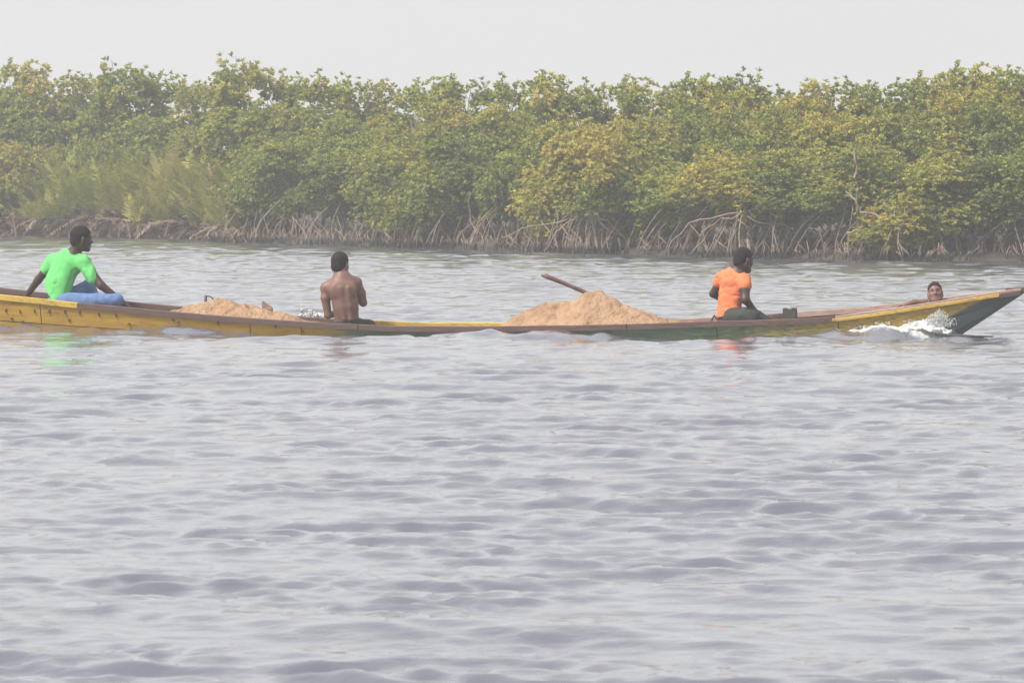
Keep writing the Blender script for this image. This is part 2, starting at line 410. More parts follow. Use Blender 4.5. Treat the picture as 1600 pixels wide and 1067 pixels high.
# ---- foliage
def leaves(C, AX, n, L, Wd, elev=(5, 60), tint=None, tintvar=.18, fold=.25):
    """rosettes: n leaves round each centre C about each axis AX"""
    K = len(C)
    AX = AX / np.linalg.norm(AX, axis=1, keepdims=True)
    h = np.where(np.abs(AX[:, 2:3]) < .9, np.array([[0, 0, 1.]]), np.array([[1., 0, 0]]))
    U = np.cross(AX, h); U /= np.linalg.norm(U, axis=1, keepdims=True); W = np.cross(AX, U)
    az = rng.random((K, 1)) * 6.283 + np.arange(n)[None] * 2.4 + rng.normal(size=(K, n)) * .3
    el = np.radians(rng.uniform(*elev, size=(K, n)))
    D = (np.cos(el) * np.cos(az))[..., None] * U[:, None] + (np.cos(el) * np.sin(az))[..., None] * W[:, None] + np.sin(el)[..., None] * AX[:, None]
    D = D.reshape(-1, 3); AXr = np.repeat(AX, n, 0); Cr = np.repeat(C, n, 0)
    S = np.cross(D, AXr); S /= np.maximum(np.linalg.norm(S, axis=1, keepdims=True), 1e-6)
    roll = rng.normal(size=(len(D), 1)) * .35
    Nn = np.cross(S, D); S = S * np.cos(roll) + Nn * np.sin(roll); Nn = np.cross(S, D)
    ln = L * rng.uniform(.75, 1.2, size=(len(D), 1)); wd = Wd * rng.uniform(.8, 1.2, size=(len(D), 1))
    p0 = Cr + D * ln * .06
    l1 = Cr + D * ln * .40 + S * wd * .5 + Nn * wd * fold; r1 = Cr + D * ln * .40 - S * wd * .5 + Nn * wd * fold
    l2 = Cr + D * ln * .78 + S * wd * .38 + Nn * wd * fold * .6; r2 = Cr + D * ln * .78 - S * wd * .38 + Nn * wd * fold * .6
    tp = Cr + D * ln - np.array([[0, 0, 1.]]) * ln * .06
    V = np.stack([p0, l1, l2, tp, r2, r1], 1).reshape(-1, 3)
    b = np.arange(len(D)) * 6
    F = np.concatenate([np.stack([b, b + 1, b + 2, b + 3], 1), np.stack([b, b + 3, b + 4, b + 5], 1)])
    tt = (np.zeros(K) if tint is None else tint)
    tt = np.repeat(tt, n) + rng.normal(size=len(D)) * tintvar
    tt = np.where(rng.random(len(D)) < .035, rng.uniform(.85, 1.0, len(D)), tt)
    return V, F, np.repeat(tt, 6)
def foliage_mesh(name, parts, mat):
    V = []; F = []; T = []; b = 0
    for v, f, t in parts:
        V.append(v); F.append(f + b); T.append(t); b += len(v)
    me = mesh(name, np.concatenate(V), np.concatenate(F))
    a = me.attributes.new('tint', 'FLOAT', 'POINT'); a.data.foreach_set('value', np.concatenate(T).astype(np.float32))
    me.materials.append(mat); return me

def crown(width, z0, z1, nclump, per, shoots, seed_top=1.0):
    """a crown of clumps on limbs; returns (leaf parts, limb list)"""
    cs = []; limbs = []; H = z1 - z0
    while len(cs) < nclump:
        p = rng.uniform(-1, 1, 3)
        if np.linalg.norm(p * np.array((1, 1, 1.0))) > 1 or np.linalg.norm(p) < .35: continue
        zf = (p[2] + 1) / 2
        rr = width / 2 * (0.86 + .22 * math.sin(p[0] * 3 + p[1] * 4)) * (.55 + .75 * math.sqrt(max(0, zf * (1.35 - zf)))) * 1.25
        c = np.array((p[0] * rr, p[1] * rr, z0 + H * zf))
        cs.append(c)
    parts = []; C = []; AXs = []; T = []
    for c in cs:
        r = rng.uniform(.26, .52) * min(1.2, width / 2.2); k = int(per * rng.uniform(.6, 1.35))
        d = rng.normal(size=(k, 3)); d /= np.linalg.norm(d, axis=1, keepdims=True)
        d[:, 2] = np.where(d[:, 2] < -.35, -d[:, 2], d[:, 2])
        out = np.array((c[0], c[1], 0)); out = out / (np.linalg.norm(out) + .2)
        P = c + d * r * rng.uniform(.40, 1.22, (k, 1)) * np.array((1, 1, 1.1))
        C.append(P); AXs.append(d * .8 + np.array((0, 0, .75)) + out * .35 + rng.normal(size=(k, 3)) * .2)
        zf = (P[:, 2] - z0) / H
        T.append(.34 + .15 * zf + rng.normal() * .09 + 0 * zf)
        limbs.append(c)
    Cs, As, Ts = [], [], []
    for _ in range(shoots):
        a = rng.random() * 6.283; rr = width / 2 * math.sqrt(rng.random()) * .75
        base = np.array((rr * math.cos(a), rr * math.sin(a), z1 - H * .12 * (1 + rr))); hgt = rng.uniform(.2, .6)
        lean = rng.normal(size=2) * .18
        k = int(rng.integers(5, 10)); tt = np.linspace(0, 1, k)[:, None]
        P = base + tt * np.array((lean[0], lean[1], hgt)) + rng.normal(size=(k, 3)) * np.array((.05, .05, .01))
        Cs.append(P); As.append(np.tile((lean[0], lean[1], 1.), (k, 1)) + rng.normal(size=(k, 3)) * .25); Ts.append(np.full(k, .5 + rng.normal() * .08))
        limbs.append(base + np.array((lean[0], lean[1], hgt)))
    C = np.concatenate(C); AXs = np.concatenate(AXs); T = np.concatenate(T)
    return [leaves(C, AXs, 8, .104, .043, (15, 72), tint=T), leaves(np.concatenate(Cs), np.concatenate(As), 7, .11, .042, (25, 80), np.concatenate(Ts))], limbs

def limb_mesh(limbs, z0, trunk_top):
    mb = MB()
    for c in limbs:
        b = Vector((0, 0, random.uniform(z0 * .7, trunk_top)))
        c = Vector(c); mid = b.lerp(c, .5) + Vector((random.gauss(0, .08), random.gauss(0, .08), random.uniform(-.1, .12)))
        mb.tube([b, mid, c], [.016, .011, .005], 4)
    me = mesh('limbs', mb.v, mb.f); me.materials.append(M['bark']); return me

kinds = []
for (wd, z0, z1, nc_, per, sh) in [(2.5, .6, 3.3, 46, 72, 16), (2.2, .6, 3.5, 44, 70, 18), (2.8, .5, 3.1, 50, 72, 14),
                                   (2.3, .7, 3.6, 42, 68, 20), (2.6, .32, 2.2, 44, 72, 12), (2.1, .28, 1.9, 36, 70, 10), (2.6, .7, 3.4, 26, 26, 22),
                                   (1.55, .8, 3.4, 30, 56, 9), (1.3, 1.0, 3.6, 26, 52, 8), (1.75, .7, 3.3, 34, 54, 10), (1.4, 1.1, 3.2, 20, 46, 12)]:
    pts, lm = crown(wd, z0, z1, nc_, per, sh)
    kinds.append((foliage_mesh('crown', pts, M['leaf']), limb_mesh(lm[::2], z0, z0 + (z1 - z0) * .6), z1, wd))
def trunk_mesh(h, lean):
    mb = MB(); n = 7; pts = []
    for i in range(n):
        f = i / (n - 1); pts.append((lean * f * .5 + .05 * math.sin(f * 6 + lean * 9), .06 * math.sin(f * 5 + 1), -.3 + (h + .3) * f))
    mb.tube(pts, [.055 - .035 * i / (n - 1) for i in range(n)], 7)
    me = mesh('trunk', mb.v, mb.f, True); me.materials.append(M['root']); return me
trunks = [trunk_mesh(2.3, .15), trunk_mesh(2.0, -.25), trunk_mesh(2.6, .05), trunk_mesh(1.5, .2)]
def root_mesh(h, reach, droop, r):
    mb = MB(); n = 9; pts = []
    kx = random.gauss(0, .05)
    for i in range(n):
        f = i / (n - 1)
        z = h * (1 - f ** droop) * 1.0 - .35 * f ** 3
        pts.append((reach * (f ** .8), kx * math.sin(f * 7) + .03 * math.sin(f * 11 + h * 9), z))
    mb.tube(pts, [r * (1 - .35 * i / (n - 1)) for i in range(n)], 5)
    me = mesh('prop_root', mb.v, mb.f, True); me.materials.append(M['root']); return me
roots = [root_mesh(random.uniform(.5, 1.15), random.uniform(.5, 1.5), random.uniform(1.4, 3.4), random.uniform(.010, .019)) for _ in range(22)]
def fringe_mesh(n, width):
    mb = MB()
    for _ in range(n):
        x = random.uniform(-width / 2, width / 2); y = random.uniform(-.5, .35); h = random.uniform(.08, .36) if random.random() < .85 else random.uniform(.36, .8)
        lx = random.gauss(0, .3) * h * 2
        mb.tube([(x, y, -.25), (x + lx * .4 + random.gauss(0, .02), y, h * .5), (x + lx, y + random.gauss(0, .05), h)], [.017, .014, .009], 4)
    me = mesh('root_fringe', mb.v, mb.f, True); me.materials.append(M['root']); return me
fringes = [fringe_mesh(64, 1.9) for _ in range(4)]

ORD = ['first', 'second', 'third', 'fourth', 'fifth', 'sixth', 'seventh', 'eighth', 'ninth', 'tenth', 'eleventh', 'twelfth', 'thirteenth', 'fourteenth', 'fifteenth', 'sixteenth', 'seventeenth', 'eighteenth', 'nineteenth', 'twentieth',
       'twenty-first', 'twenty-second', 'twenty-third', 'twenty-fourth', 'twenty-fifth', 'twenty-sixth', 'twenty-seventh', 'twenty-eighth', 'twenty-ninth', 'thirtieth']
def tree(px, back, top_py, kind, tint, label, group, nroots=0, fringe=False, lift=0.0):
    """a mangrove rooted at the bank below photo column px; its top reaches row top_py"""
    g = ground(px, back); ztop = at(px, top_py, g[1])[2]
    cm, lm, z1, wd = kinds[kind]; k = (ztop - lift) / (z1 + .22)
    root = empty('mangrove_tree', g, rng.random() * 6.283)
    tag(root, label, 'mangrove', group)
    kw = 1.0
    sc_ = (min(1.25, max(.8, k)) * kw, min(1.25, max(.8, k)) * kw, k)
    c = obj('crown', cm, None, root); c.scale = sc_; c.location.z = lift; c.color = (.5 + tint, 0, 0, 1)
    l = obj('branches', lm, None, root); l.scale = sc_; l.location.z = lift
    t = obj('trunk', trunks[int(rng.integers(4))], None, root); t.scale = (1, 1, k)
    for i in range(nroots):
        r = obj('prop_root', roots[int(rng.integers(len(roots)))], None, root)
        r.rotation_euler = (0, 0, i * 6.283 / nroots + rng.normal() * .3); s_ = rng.uniform(.75, 1.1); r.scale = (s_, s_, s_)
        r.location = (0, 0, rng.uniform(-.05, .1))
    if fringe:
        q = obj('root_fringe', fringes[int(rng.integers(4))], None, root); q['kind'] = 'stuff'
        q.rotation_euler = (0, 0, -root.rotation_euler.z - R(38)); q.location = Matrix.Rotation(-root.rotation_euler.z, 3, 'Z') @ Vector((-.1, -.35, 0))
    return root
skyline = [(-120, 112), (-50, 112), (0, 118), (40, 98), (80, 122), (140, 118), (200, 97), (232, 112), (258, 142), (300, 122), (345, 118), (382, 95), (440, 106), (500, 110), (560, 120), (610, 130),
           (660, 126), (705, 113), (755, 124), (805, 114), (860, 113), (900, 122), (928, 150), (965, 121), (1010, 124), (1060, 130), (1100, 118), (1140, 112), (1180, 134), (1212, 158), (1245, 134), (1290, 124), (1340, 138), (1400, 138),
           (1445, 118), (1520, 104), (1570, 108), (1620, 112), (1720, 110)]
def sky_py(px): return float(np.interp(px, [a for a, _ in skyline], [b for _, b in skyline]))
def tone(t): return 'yellowish' if t > .09 else ('dark green' if t < -.05 else 'mid green')
bk = [-70, -10, 42, 118, 196, 236, 310, 384, 446, 508, 572, 648, 712, 778, 858, 905, 972, 1040, 1098, 1146, 1186, 1246, 1296, 1352, 1412, 1462, 1522, 1578, 1640, 1710]
for i, px in enumerate(bk):
    t = float(np.clip(rng.normal() * .06 + (.06 if px < 480 else .0) + (.07 if px > 1250 else 0), -.1, .16))
    tree(px, 5.0 + rng.random() * 2.0, sky_py(px) + rng.uniform(-2, 6), 10 if px in (196, 1146, 384) else int(rng.integers(7, 10)), t,
         f'{tone(t)} mangrove crown against the sky, {ORD[i - 1]} from the left along the skyline' if -20 < px < 1650 else f'{tone(t)} back mangrove at the {"left" if px < 0 else "right"} edge, beyond the outermost skyline crown', 'mangroves of the back row')
mdl = [-30, 60, 150, 225, 300, 375, 450, 530, 610, 690, 765, 850, 925, 1010, 1090, 1170, 1255, 1335, 1415, 1495, 1575, 1660]
for i, px in enumerate(mdl):
    t = float(np.clip(rng.normal() * .10 + (.05 if px > 1100 else (-.09 if px < 420 else -.02)), -.18, .2))
    dpt = 3.2 if px > 430 else 4.0
    tree(px, dpt + rng.random() * .8, sky_py(px) + rng.uniform(24, 75), int(rng.choice([0, 1, 3, 7, 9])), t,
         f'{tone(t)} mangrove just below the skyline, {ORD[i]} from the left in the middle row' if px < 1650 else f'{tone(t)} middle row mangrove beyond the right edge of the picture', 'mangroves of the middle row')
front = [  # px, back, top row, kind, tint, roots, fringe, label
    (408, .9, 262, 5, -.02, 12, True, 'small mangrove at the right end of the ferns, on thin grey prop roots'),
    (462, 1.1, 205, 0, -.06, 11, True, 'tall green mangrove left of the shirtless person\'s head, foliage hanging to its roots'),
    (538, .9, 215, 1, -.12, 11, True, 'dark green mangrove directly above the shirtless person\'s head'),
    (612, .8, 222, 2, .02, 10, True, 'green mangrove just right of the shirtless person, leaves down to the water'),
    (676, .6, 252, 4, .04, 9, True, 'low bushy mangrove at the waterline between shirtless person and far sand heap'),
    (742, 1.6, 208, 3, -.16, 11, True, 'dark green mangrove with straight bare stems left of the big root fan'),  # darkest leaf tint of this row
    (806, 1.3, 246, 5, -.12, 12, True, 'small mangrove above the raised stick, at the left edge of the big root fan'),
    (872, .5, 275, 5, .22, 10, True, 'yellow green bush leaning over the left side of the big root fan'),
    (936, .2, 206, 4, .27, 26, True, 'yellow green rounded mangrove on the biggest fan of arching pale roots'),
    (1010, 1.3, 262, 4, -.10, 10, True, 'green low mangrove between the two fans of arching roots'),
    (1085, 1.2, 262, 4, -.04, 13, True, 'mangrove left of the orange shirted person over a tangle of thin roots'),
    (1172, .4, 244, 4, .22, 26, True, 'yellowish mangrove above the orange shirted person\'s head on a wide root fan'),
    (1250, 1.3, 236, 0, -.06, 11, True, 'mangrove with tangled stems right of the orange shirted person\'s head'),
    (1335, 1.2, 222, 3, .05, 11, True, 'mangrove with a long pale twisting bare limb above the bow'),
    (1408, .5, 318, 5, .2, 9, True, 'low yellow green sprig mangrove overhanging the water above the bow'),
    (1470, 1.2, 245, 2, .07, 12, True, 'mangrove with orange tinted leaves behind the bow tip'),
    (1545, 1.3, 240, 1, -.12, 13, True, 'dark mangrove on close upright roots near the right edge'),
    (1612, 1.1, 235, 2, -.14, 13, True, 'dark green mangrove cut by the right edge of the picture')]  # leaf tint set towards dark green
trees = {}
for (px, bkk, top, kd, tn, nr_, fr, lab) in front:
    trees[px] = tree(px, bkk, top, kd, tn, lab, 'mangroves at the waterline', int(nr_ * 1.7), fr, {936: .5, 1172: .5, 1085: .35, 1250: .25, 806: .3, 408: .25, 462: .15, 1335: .2, 1545: .3, 1612: .3}.get(px, 0))
for io, (px, bkk, top, kd) in enumerate([(1690, 1.0, 215, 0), (1770, 1.1, 190, 2), (1850, 1.2, 170, 1), (1790, 5.5, 112, 8), (1870, 5.5, 118, 7), (1940, 3.0, 150, 3), (-150, 5.2, 112, 7), (-220, 5.4, 116, 9), (-120, 3.6, 170, 1), (-200, 2.0, 215, 2)]):
    sd_ = 'right' if px > 0 else 'left'
    tree(px, bkk, top, kd, 0.0, f'green mangrove growing on past the {sd_} edge of the picture, {ORD[io % 6]} of those outside', f'mangroves past the {sd_} edge', 14 if bkk < 1.5 else 0, bkk < 1.5)
# bare pale limbs that show through the leaves
def bare(px0, pts, back, r, name='bare_limb'):
    root = trees[px0]; Y = root.location.y + back
    wp = [Vector(at(x, y, Y)) for x, y in pts]
    inv = Matrix.Rotation(-root.rotation_euler.z, 3, 'Z')
    lp = [inv @ (p - root.location) for p in wp]
    fine = []
    for i in range(len(lp) - 1):
        for k in range(3): fine.append(lp[i].lerp(lp[i + 1], k / 3) + Vector((random.gauss(0, .012), random.gauss(0, .05), random.gauss(0, .02))))
    fine.append(lp[-1])
    mb = MB(); mb.tube(fine, [.95 * r * (1 - .5 * i / len(fine)) for i in range(len(fine))], 6)
    mb.build(name, M['pale_limb'], root, True)
bare(1335, [(1340, 340), (1341, 300), (1338, 262), (1335, 222)], -.9, .03)
bare(1335, [(1412, 402), (1402, 372), (1390, 348), (1368, 336), (1346, 332), (1338, 312), (1322, 300)], -1.5, .032)
bare(1335, [(1322, 366), (1345, 358), (1360, 384), (1392, 380)], -1.5, .02)
bare(936, [(938, 396), (928, 352), (916, 326), (914, 304)], -.75, .035)
bare(936, [(916, 326), (945, 330), (975, 336), (985, 322), (1000, 310)], -.8, .02)
bare(936, [(914, 330), (872, 348), (830, 352), (784, 372)], -.8, .016)
bare(936, [(914, 328), (890, 345), (868, 364), (850, 392)], -.8, .018)
bare(936, [(918, 328), (950, 344), (975, 372), (988, 396)], -.8, .02)
bare(936, [(920, 334), (955, 362), (1000, 380), (1015, 397)], -.8, .016)
bare(1172, [(1168, 404), (1166, 366), (1160, 332)], -.8, .03)
bare(1172, [(1165, 334), (1120, 336), (1080, 350), (1042, 394)], -.8, .017)
bare(1172, [(1165, 336), (1130, 342), (1100, 362), (1078, 398)], -.8, .016)
bare(1172, [(1168, 334), (1195, 322), (1226, 306)], -.8, .016)
bare(1172, [(1168, 340), (1200, 350), (1216, 372), (1222, 402)], -.8, .018)
bare(742, [(738, 386), (739, 345), (736, 300)], -.9, .022)
bare(742, [(752, 386), (742, 352), (738, 330)], -.9, .014)

# a dense far wood closes the gaps behind the rows
C = []; T = []
for _ in range(650):
    px = rng.uniform(-250, 1850); b_ = rng.uniform(6.5, 11); g = ground(px, b_)
    zt_ = at(px, sky_py(px) + 46, g[1])[2]; z = zt_ * rng.uniform(.15, 1.0)
    k = 11; d = rng.normal(size=(k, 3)); d /= np.linalg.norm(d, axis=1, keepdims=True)
    C.append(np.array((g[0], g[1], z)) + d * rng.uniform(.25, .5)); T.append(np.full(k, .38 + rng.normal() * .1))
C = np.concatenate(C); T = np.concatenate(T); AXs = rng.normal(size=C.shape) * .5 + np.array((0, 0, 1.))
fw = obj('mangrove_thicket', foliage_mesh('mangrove_thicket', [leaves(C, AXs, 7, .17, .075, tint=T)], M['leaf'])); fw.color = (.5, 0, 0, 1)
tag(fw, 'deep dense mangrove thicket closing the gaps behind the rows', 'thicket', kind='stuff')

# ---- fern bank on the left
def frond_parts(n, spread, h, tint, dead=False):
    V = []; F = []; T = []; b = 0
    for _ in range(n):
        az = rng.random() * 6.283; base = np.array((rng.normal() * spread * .4, rng.normal() * spread * .35, .05))
        L = h * rng.uniform(.65, 1.1); out = rng.uniform(.2, .7) if not dead else rng.uniform(.5, 1.1)
        seg = 15 if not dead else 11; t = np.linspace(0, 1, seg)
        dirx, diry = math.cos(az), math.sin(az)
        if dead: rise = .75 * t - 1.0 * t ** 2 * rng.uniform(.9, 1.4)
        else: rise = t - .28 * t ** 2 * rng.uniform(.4, 1.5)
        P = base + np.stack([dirx * out * t ** 1.5 * L, diry * out * t ** 1.5 * L, rise * L], 1)
        tv = tint + rng.normal() * (.16 if not dead else .3)
        side0 = np.array((-diry, dirx, 0.0))
        for i in range(1, seg):
            tan = P[i] - P[i - 1]; tan /= np.linalg.norm(tan) + 1e-6
            ln = L * (.17 if not dead else .2) * math.sin(math.pi * min(1, .12 + .86 * t[i])) + .03
            for sgn in (-1, 1):
                for sub in (0, .5):
                    p = P[i - 1] * (1 - sub) + P[i] * sub
                    d = side0 * sgn * .85 + tan * .55 + np.array((0, 0, -.25 if dead else rng.uniform(-.25, .2))) + rng.normal(size=3) * .14
                    d /= np.linalg.norm(d); w_ = tan * .011 * (1.3 if not dead else 1.5) + np.array((0, 0, .006))
                    V += [p - w_, p + w_, p + d * ln * .6 + w_ * .8, p + d * ln]
                    F.append((b, b + 1, b + 2, b + 3)); b += 4; T += [tv + rng.normal() * .05] * 4
            w_ = side0 * .008
            V += [P[i - 1] - w_, P[i - 1] + w_, P[i] + w_, P[i] - w_]; F.append((b, b + 1, b + 2, b + 3)); b += 4; T += [tv] * 4
    return np.array(V), np.array(F), np.array(T)
ferns = [foliage_mesh('frond', [frond_parts(44, .62, rng.uniform(1.45, 1.8), .46)], M['fern']) for _ in range(4)]
deads = [foliage_mesh('dead_frond', [frond_parts(40, .85, rng.uniform(.75, 1.05), .45, True)], M['dead']) for _ in range(4)]
fern_px = [-45, -8, 22, 60, 92, 122, 150, 182, 210, 240, 268, 298, 328, 356, 384]
fi = 0
for row_, (bk_, lift, scl) in enumerate([(.35, .0, .8), (1.4, .25, 1.0), (2.5, .5, 1.12)]):
    for px in fern_px:
        px2 = px + row_ * 9 - 6; bb = bk_ + rng.uniform(-.15, .3)
        g = ground(px2, bb); g[2] = .04 + lift * rng.uniform(.6, 1.1)
        if px2 > 330: g[2] *= .6
        o = empty('fern_clump', g, rng.random() * 6.28)
        rn = ['waterline', 'middle', 'uphill'][row_]
        tag(o, f'arching green fern clump of the {rn} row on the left bank, {ORD[fi % 15 - 1]} from the left' if px > -40 else f'fern clump of the {rn} row at the very left edge of the bank', 'fern', 'ferns on the left bank'); fi += 1
        s_ = scl * rng.uniform(.85, 1.12)
        if row_ > 0 or rng.random() < .5:
            f = obj('fronds', ferns[int(rng.integers(4))], None, o); f['kind'] = 'stuff'; f.scale = (s_, s_, s_); f.color = (.60 + rng.normal() * .09 + (.12 if px > 250 and row_ else 0), 0, 0, 1)
        if row_ < 2:
            d = obj('dead_fronds', deads[int(rng.integers(4))], None, o); d['kind'] = 'stuff'; s2 = rng.uniform(.8, 1.15); d.scale = (s2 * 1.15, s2 * 1.15, s2); d.color = (.5 + rng.normal() * .12, 0, 0, 1)
            d.location.z = .12 + rng.random() * .2
            d2 = obj('dead_fronds', deads[int(rng.integers(4))], None, o); d2['kind'] = 'stuff'; d2.rotation_euler.z = 2; d2.color = (.45 + rng.normal() * .12, 0, 0, 1); d2.location.z = -.05
for px, bk_, top, kd, tn, lab in [(18, 1.0, 232, 5, .15, 'yellow leaved bush among dead ferns at the left edge'),
                                  (150, 3.1, 226, 5, -.02, 'rounded bright green bush behind the fern bank'),
                                  (70, 3.0, 238, 5, .03, 'small green bush behind ferns above the green shirted person'),
                                  (235, 3.2, 240, 5, .05, 'olive bush behind the ferns, right of the rounded bright green bush')]:
    g = ground(px, bk_); cm, lm, z1, wd = kinds[kd]; k = at(px, top, g[1])[2] / (z1 + .2)
    o = empty('mangrove_bush', g, rng.random() * 6); tag(o, lab, 'bush', 'bushes among the ferns')
    c = obj('crown', cm, None, o); c.scale = (.75, .75, k); c.color = (.5 + tn, 0, 0, 1)
    l = obj('branches', lm, None, o); l.scale = (.75, .75, k)

# ------------------------------------------------------------------ the boat
def hull_mat():
    m, t, b = new_mat('worn_boat_paint')
    c = N(t, 'ShaderNodeTexCoord'); s = N(t, 'ShaderNodeSeparateXYZ'); t.links.new(c.outputs['Object'], s.inputs[0])
    v = mapped(t, (1.2, 6, 7)); f1 = noise(t, 2.6, 6, v, .7); f2 = noise(t, 9, 6, v, .7); f3 = noise(t, 3.2, 4, mapped(t, (1, 4, 3)), .6)
    yel = ramp(t, [(.28, (.20, .11, .025)), (.45, (.36, .21, .026)), (.72, (.46, .285, .036))], f1)
    grn = ramp(t, [(.3, (.045, .085, .05)), (.52, (.085, .15, .09)), (.72, (.16, .21, .125))], f1)
    och = ramp(t, [(.3, (.16, .10, .03)), (.55, (.36, .25, .055)), (.8, (.44, .32, .07))], f2)
    # position along the boat decides the coat, the edge ragged with noise
    x = math_n(t, 'ADD', s.outputs[0], math_n(t, 'MULTIPLY', math_n(t, 'SUBTRACT', f3, .5), 1.1))
    L0, L1 = s_near(430), s_near(760)
    g = math_n(t, 'DIVIDE', math_n(t, 'SUBTRACT', x, L0), L1 - L0, True)
    # green coat shows as patches that grow
    g = math_n(t, 'MULTIPLY', math_n(t, 'SUBTRACT', math_n(t, 'ADD', math_n(t, 'MULTIPLY', g, 1.15), math_n(t, 'MULTIPLY', f2, .7)), .55), 3.5, True)
    base = mix(t, g, yel.outputs[0], grn.outputs[0])
    # ochre blotches worn through the green towards the bow
    L2, L3 = s_near(1050), s_near(1420)
    k = math_n(t, 'DIVIDE', math_n(t, 'SUBTRACT', x, L2), L3 - L2, True)
    hi = math_n(t, 'DIVIDE', math_n(t, 'SUBTRACT', s.outputs[2], .12), .25, True)
    k = math_n(t, 'ADD', math_n(t, 'MULTIPLY', k, .34), math_n(t, 'MULTIPLY', math_n(t, 'MULTIPLY', k, hi), .45))
    k = math_n(t, 'MULTIPLY', math_n(t, 'SUBTRACT', math_n(t, 'ADD', k, f2), .58), 6, True)
    on = math_n(t, 'GREATER_THAN', x, s_near(700))
    base = mix(t, math_n(t, 'MULTIPLY', k, on), base, och.outputs[0])
    # dark stem wedge at the bow: below a line that rises to the tip
    a0, a1 = s_near(1474), s_near(1548); z0, z1 = .20, .42
    line = math_n(t, 'ADD', math_n(t, 'MULTIPLY', math_n(t, 'SUBTRACT', s.outputs[0], a0), (z1 - z0) / (a1 - a0)), z0)
    wd = math_n(t, 'MULTIPLY', math_n(t, 'SUBTRACT', line, s.outputs[2]), 40, True)
    wd = math_n(t, 'MULTIPLY', wd, math_n(t, 'GREATER_THAN', s.outputs[0], a0 - .1))
    base = mix(t, wd, base, mix(t, f2, (.028, .055, .055), (.075, .085, .09)))
    # scum line by the water
    sc_ = math_n(t, 'MULTIPLY', math_n(t, 'SUBTRACT', .06, math_n(t, 'ADD', s.outputs[2], math_n(t, 'MULTIPLY', f2, .06))), 12, True)
    base = mix(t, math_n(t, 'MULTIPLY', sc_, .55), base, (.07, .055, .03))
    # scratches and knocks
    sp = ramp(t, [(.57, (0, 0, 0)), (.68, (1, 1, 1))], noise(t, 7, 7, mapped(t, (1.0, 5, 6)), .75))
    base = mix(t, math_n(t, 'MULTIPLY', sp.outputs[0], .7), base, (.09, .06, .04))
    t.links.new(base, b.inputs['Base Color']); b.inputs['Roughness'].default_value = .6
    bump(t, b, f2, .5, .006); return m
M['hull'] = hull_mat()
boat = empty('wooden_boat', (A[0], A[1], 0), YAW)
tag(boat, 'long low wooden boat, yellow stern and green bow, loaded with sand', 'boat')
RT = .055
def side_y(s, z, top):
    k = zk(s); f = np.clip((z - k) / max(.05, top - k), 0, 1)
    return hw(s) * (.60 + .40 * f ** .65)
def plank(name, s0, s1, f0, f1, sgn, topf, proud=0.0, thick=.03, mats=None):
    """a strake piece between hull-height fractions f0 and f1"""
    mb = MB(); rings = []
    n = max(4, int((s1 - s0) / .16))
    for s in np.linspace(s0, s1, n):
        top = float(topf(s)) - RT + .004; k = float(zk(s)); ring = []
        zs = [k + (top - k) * f for f in np.linspace(f0, f1, 4)]
        o = [(s, sgn * (float(side_y(s, z, top)) + proud), z) for z in zs]
        i = [(s, sgn * max(.004, float(side_y(s, z, top)) + proud - thick), z) for z in zs[::-1]]
        rings.append(o + i)
    mats_ = [0, 0, 0, 2, 1, 1, 1, 2]
    if sgn < 0: rings = [r[::-1] for r in rings]
    # ring order: outer 0-3 then inner; the loft quad k joins point k and k+1
    if sgn < 0: mats_ = [1, 1, 1, 2, 0, 0, 0, 2]
    mb.loft(rings, mats_, 2)
    return mb.build(name, mats or [M['hull'], M['bow_wood'], M['wood_dark']], boat, False)
gp = .004
nj = [-2.6, s_near(62), s_near(390), s_near(470), s_near(800), s_near(1120), s_near(1310), TIP]
for a_, b_ in zip(nj[:-1], nj[1:]): plank('plank', a_ + gp, b_ - gp, .64, 1.0, -1, zt, .004)
lj = [-2.6, s_near(250), s_near(640), s_near(1010), s_near(1260), TIP]
for a_, b_ in zip(lj[:-1], lj[1:]): plank('plank', a_ + gp, b_ - gp, 0.0, .628, -1, zt)
fj = [-2.6, s_near(330), s_near(700), s_near(1040), s_near(1400), TIP]
for a_, b_ in zip(fj[:-1], fj[1:]): plank('plank', a_ + gp, b_ - gp, .64, 1.0, 1, zfar, .004)
for a_, b_ in zip(lj[:-1], lj[1:]): plank('plank', a_ + gp, b_ - gp, 0.0, .628, 1, zfar)
dk = [M['wood_dark']] * 3
plank('caulking', -2.58, TIP - .05, .60, .67, -1, zt, -.005, .02, dk); plank('caulking', -2.58, TIP - .05, .60, .67, 1, zfar, -.005, .02, dk)
for q in nj[1:-1]: plank('butt_strap', q - .06, q + .06, .66, .98, -1, zt, -.004, .022, dk)
for q in lj[1:-1]: plank('butt_strap', q - .06, q + .06, .02, .60, -1, zt, -.008, .022, dk)
mb = MB(); rings = []
for s in np.linspace(-2.6, TIP - .02, 60):
    k = float(zk(s)); y = float(hw(s)) * .60
    rings.append([(s, -y, k), (s, y, k), (s, y, k + .03), (s, -y, k + .03)])
mb.loft(rings); mb.build('bottom_board', M['wood_dark'], boat)
def rail(name, s0, s1, sgn, topf, mat, wid=.075, t=RT, drop=0.0, inset=-.022):
    mb = MB(); rings = []
    for s in np.linspace(s0, s1, max(4, int((s1 - s0) / .15))):
        z = float(topf(s)) - drop + .004 * float(vnoise(np.array((s, sgn, 0.0)), 2.5)); y = float(hw(s)) - inset; yi = max(.006, y - wid)
        r = [(s, sgn * yi, z - t), (s, sgn * y, z - t), (s, sgn * y, z - .006), (s, sgn * (y - .008), z), (s, sgn * (yi + .006), z), (s, sgn * yi, z - .006)]
        rings.append(r if sgn > 0 else r[::-1])
    mb.loft(rings); o = mb.build(name, mat, boat)
    return o
rail('gunwale_rail', -2.58, s_near(122) - gp, -1, zt, M['yellow'])['label'] = 'yellow painted stern rail'
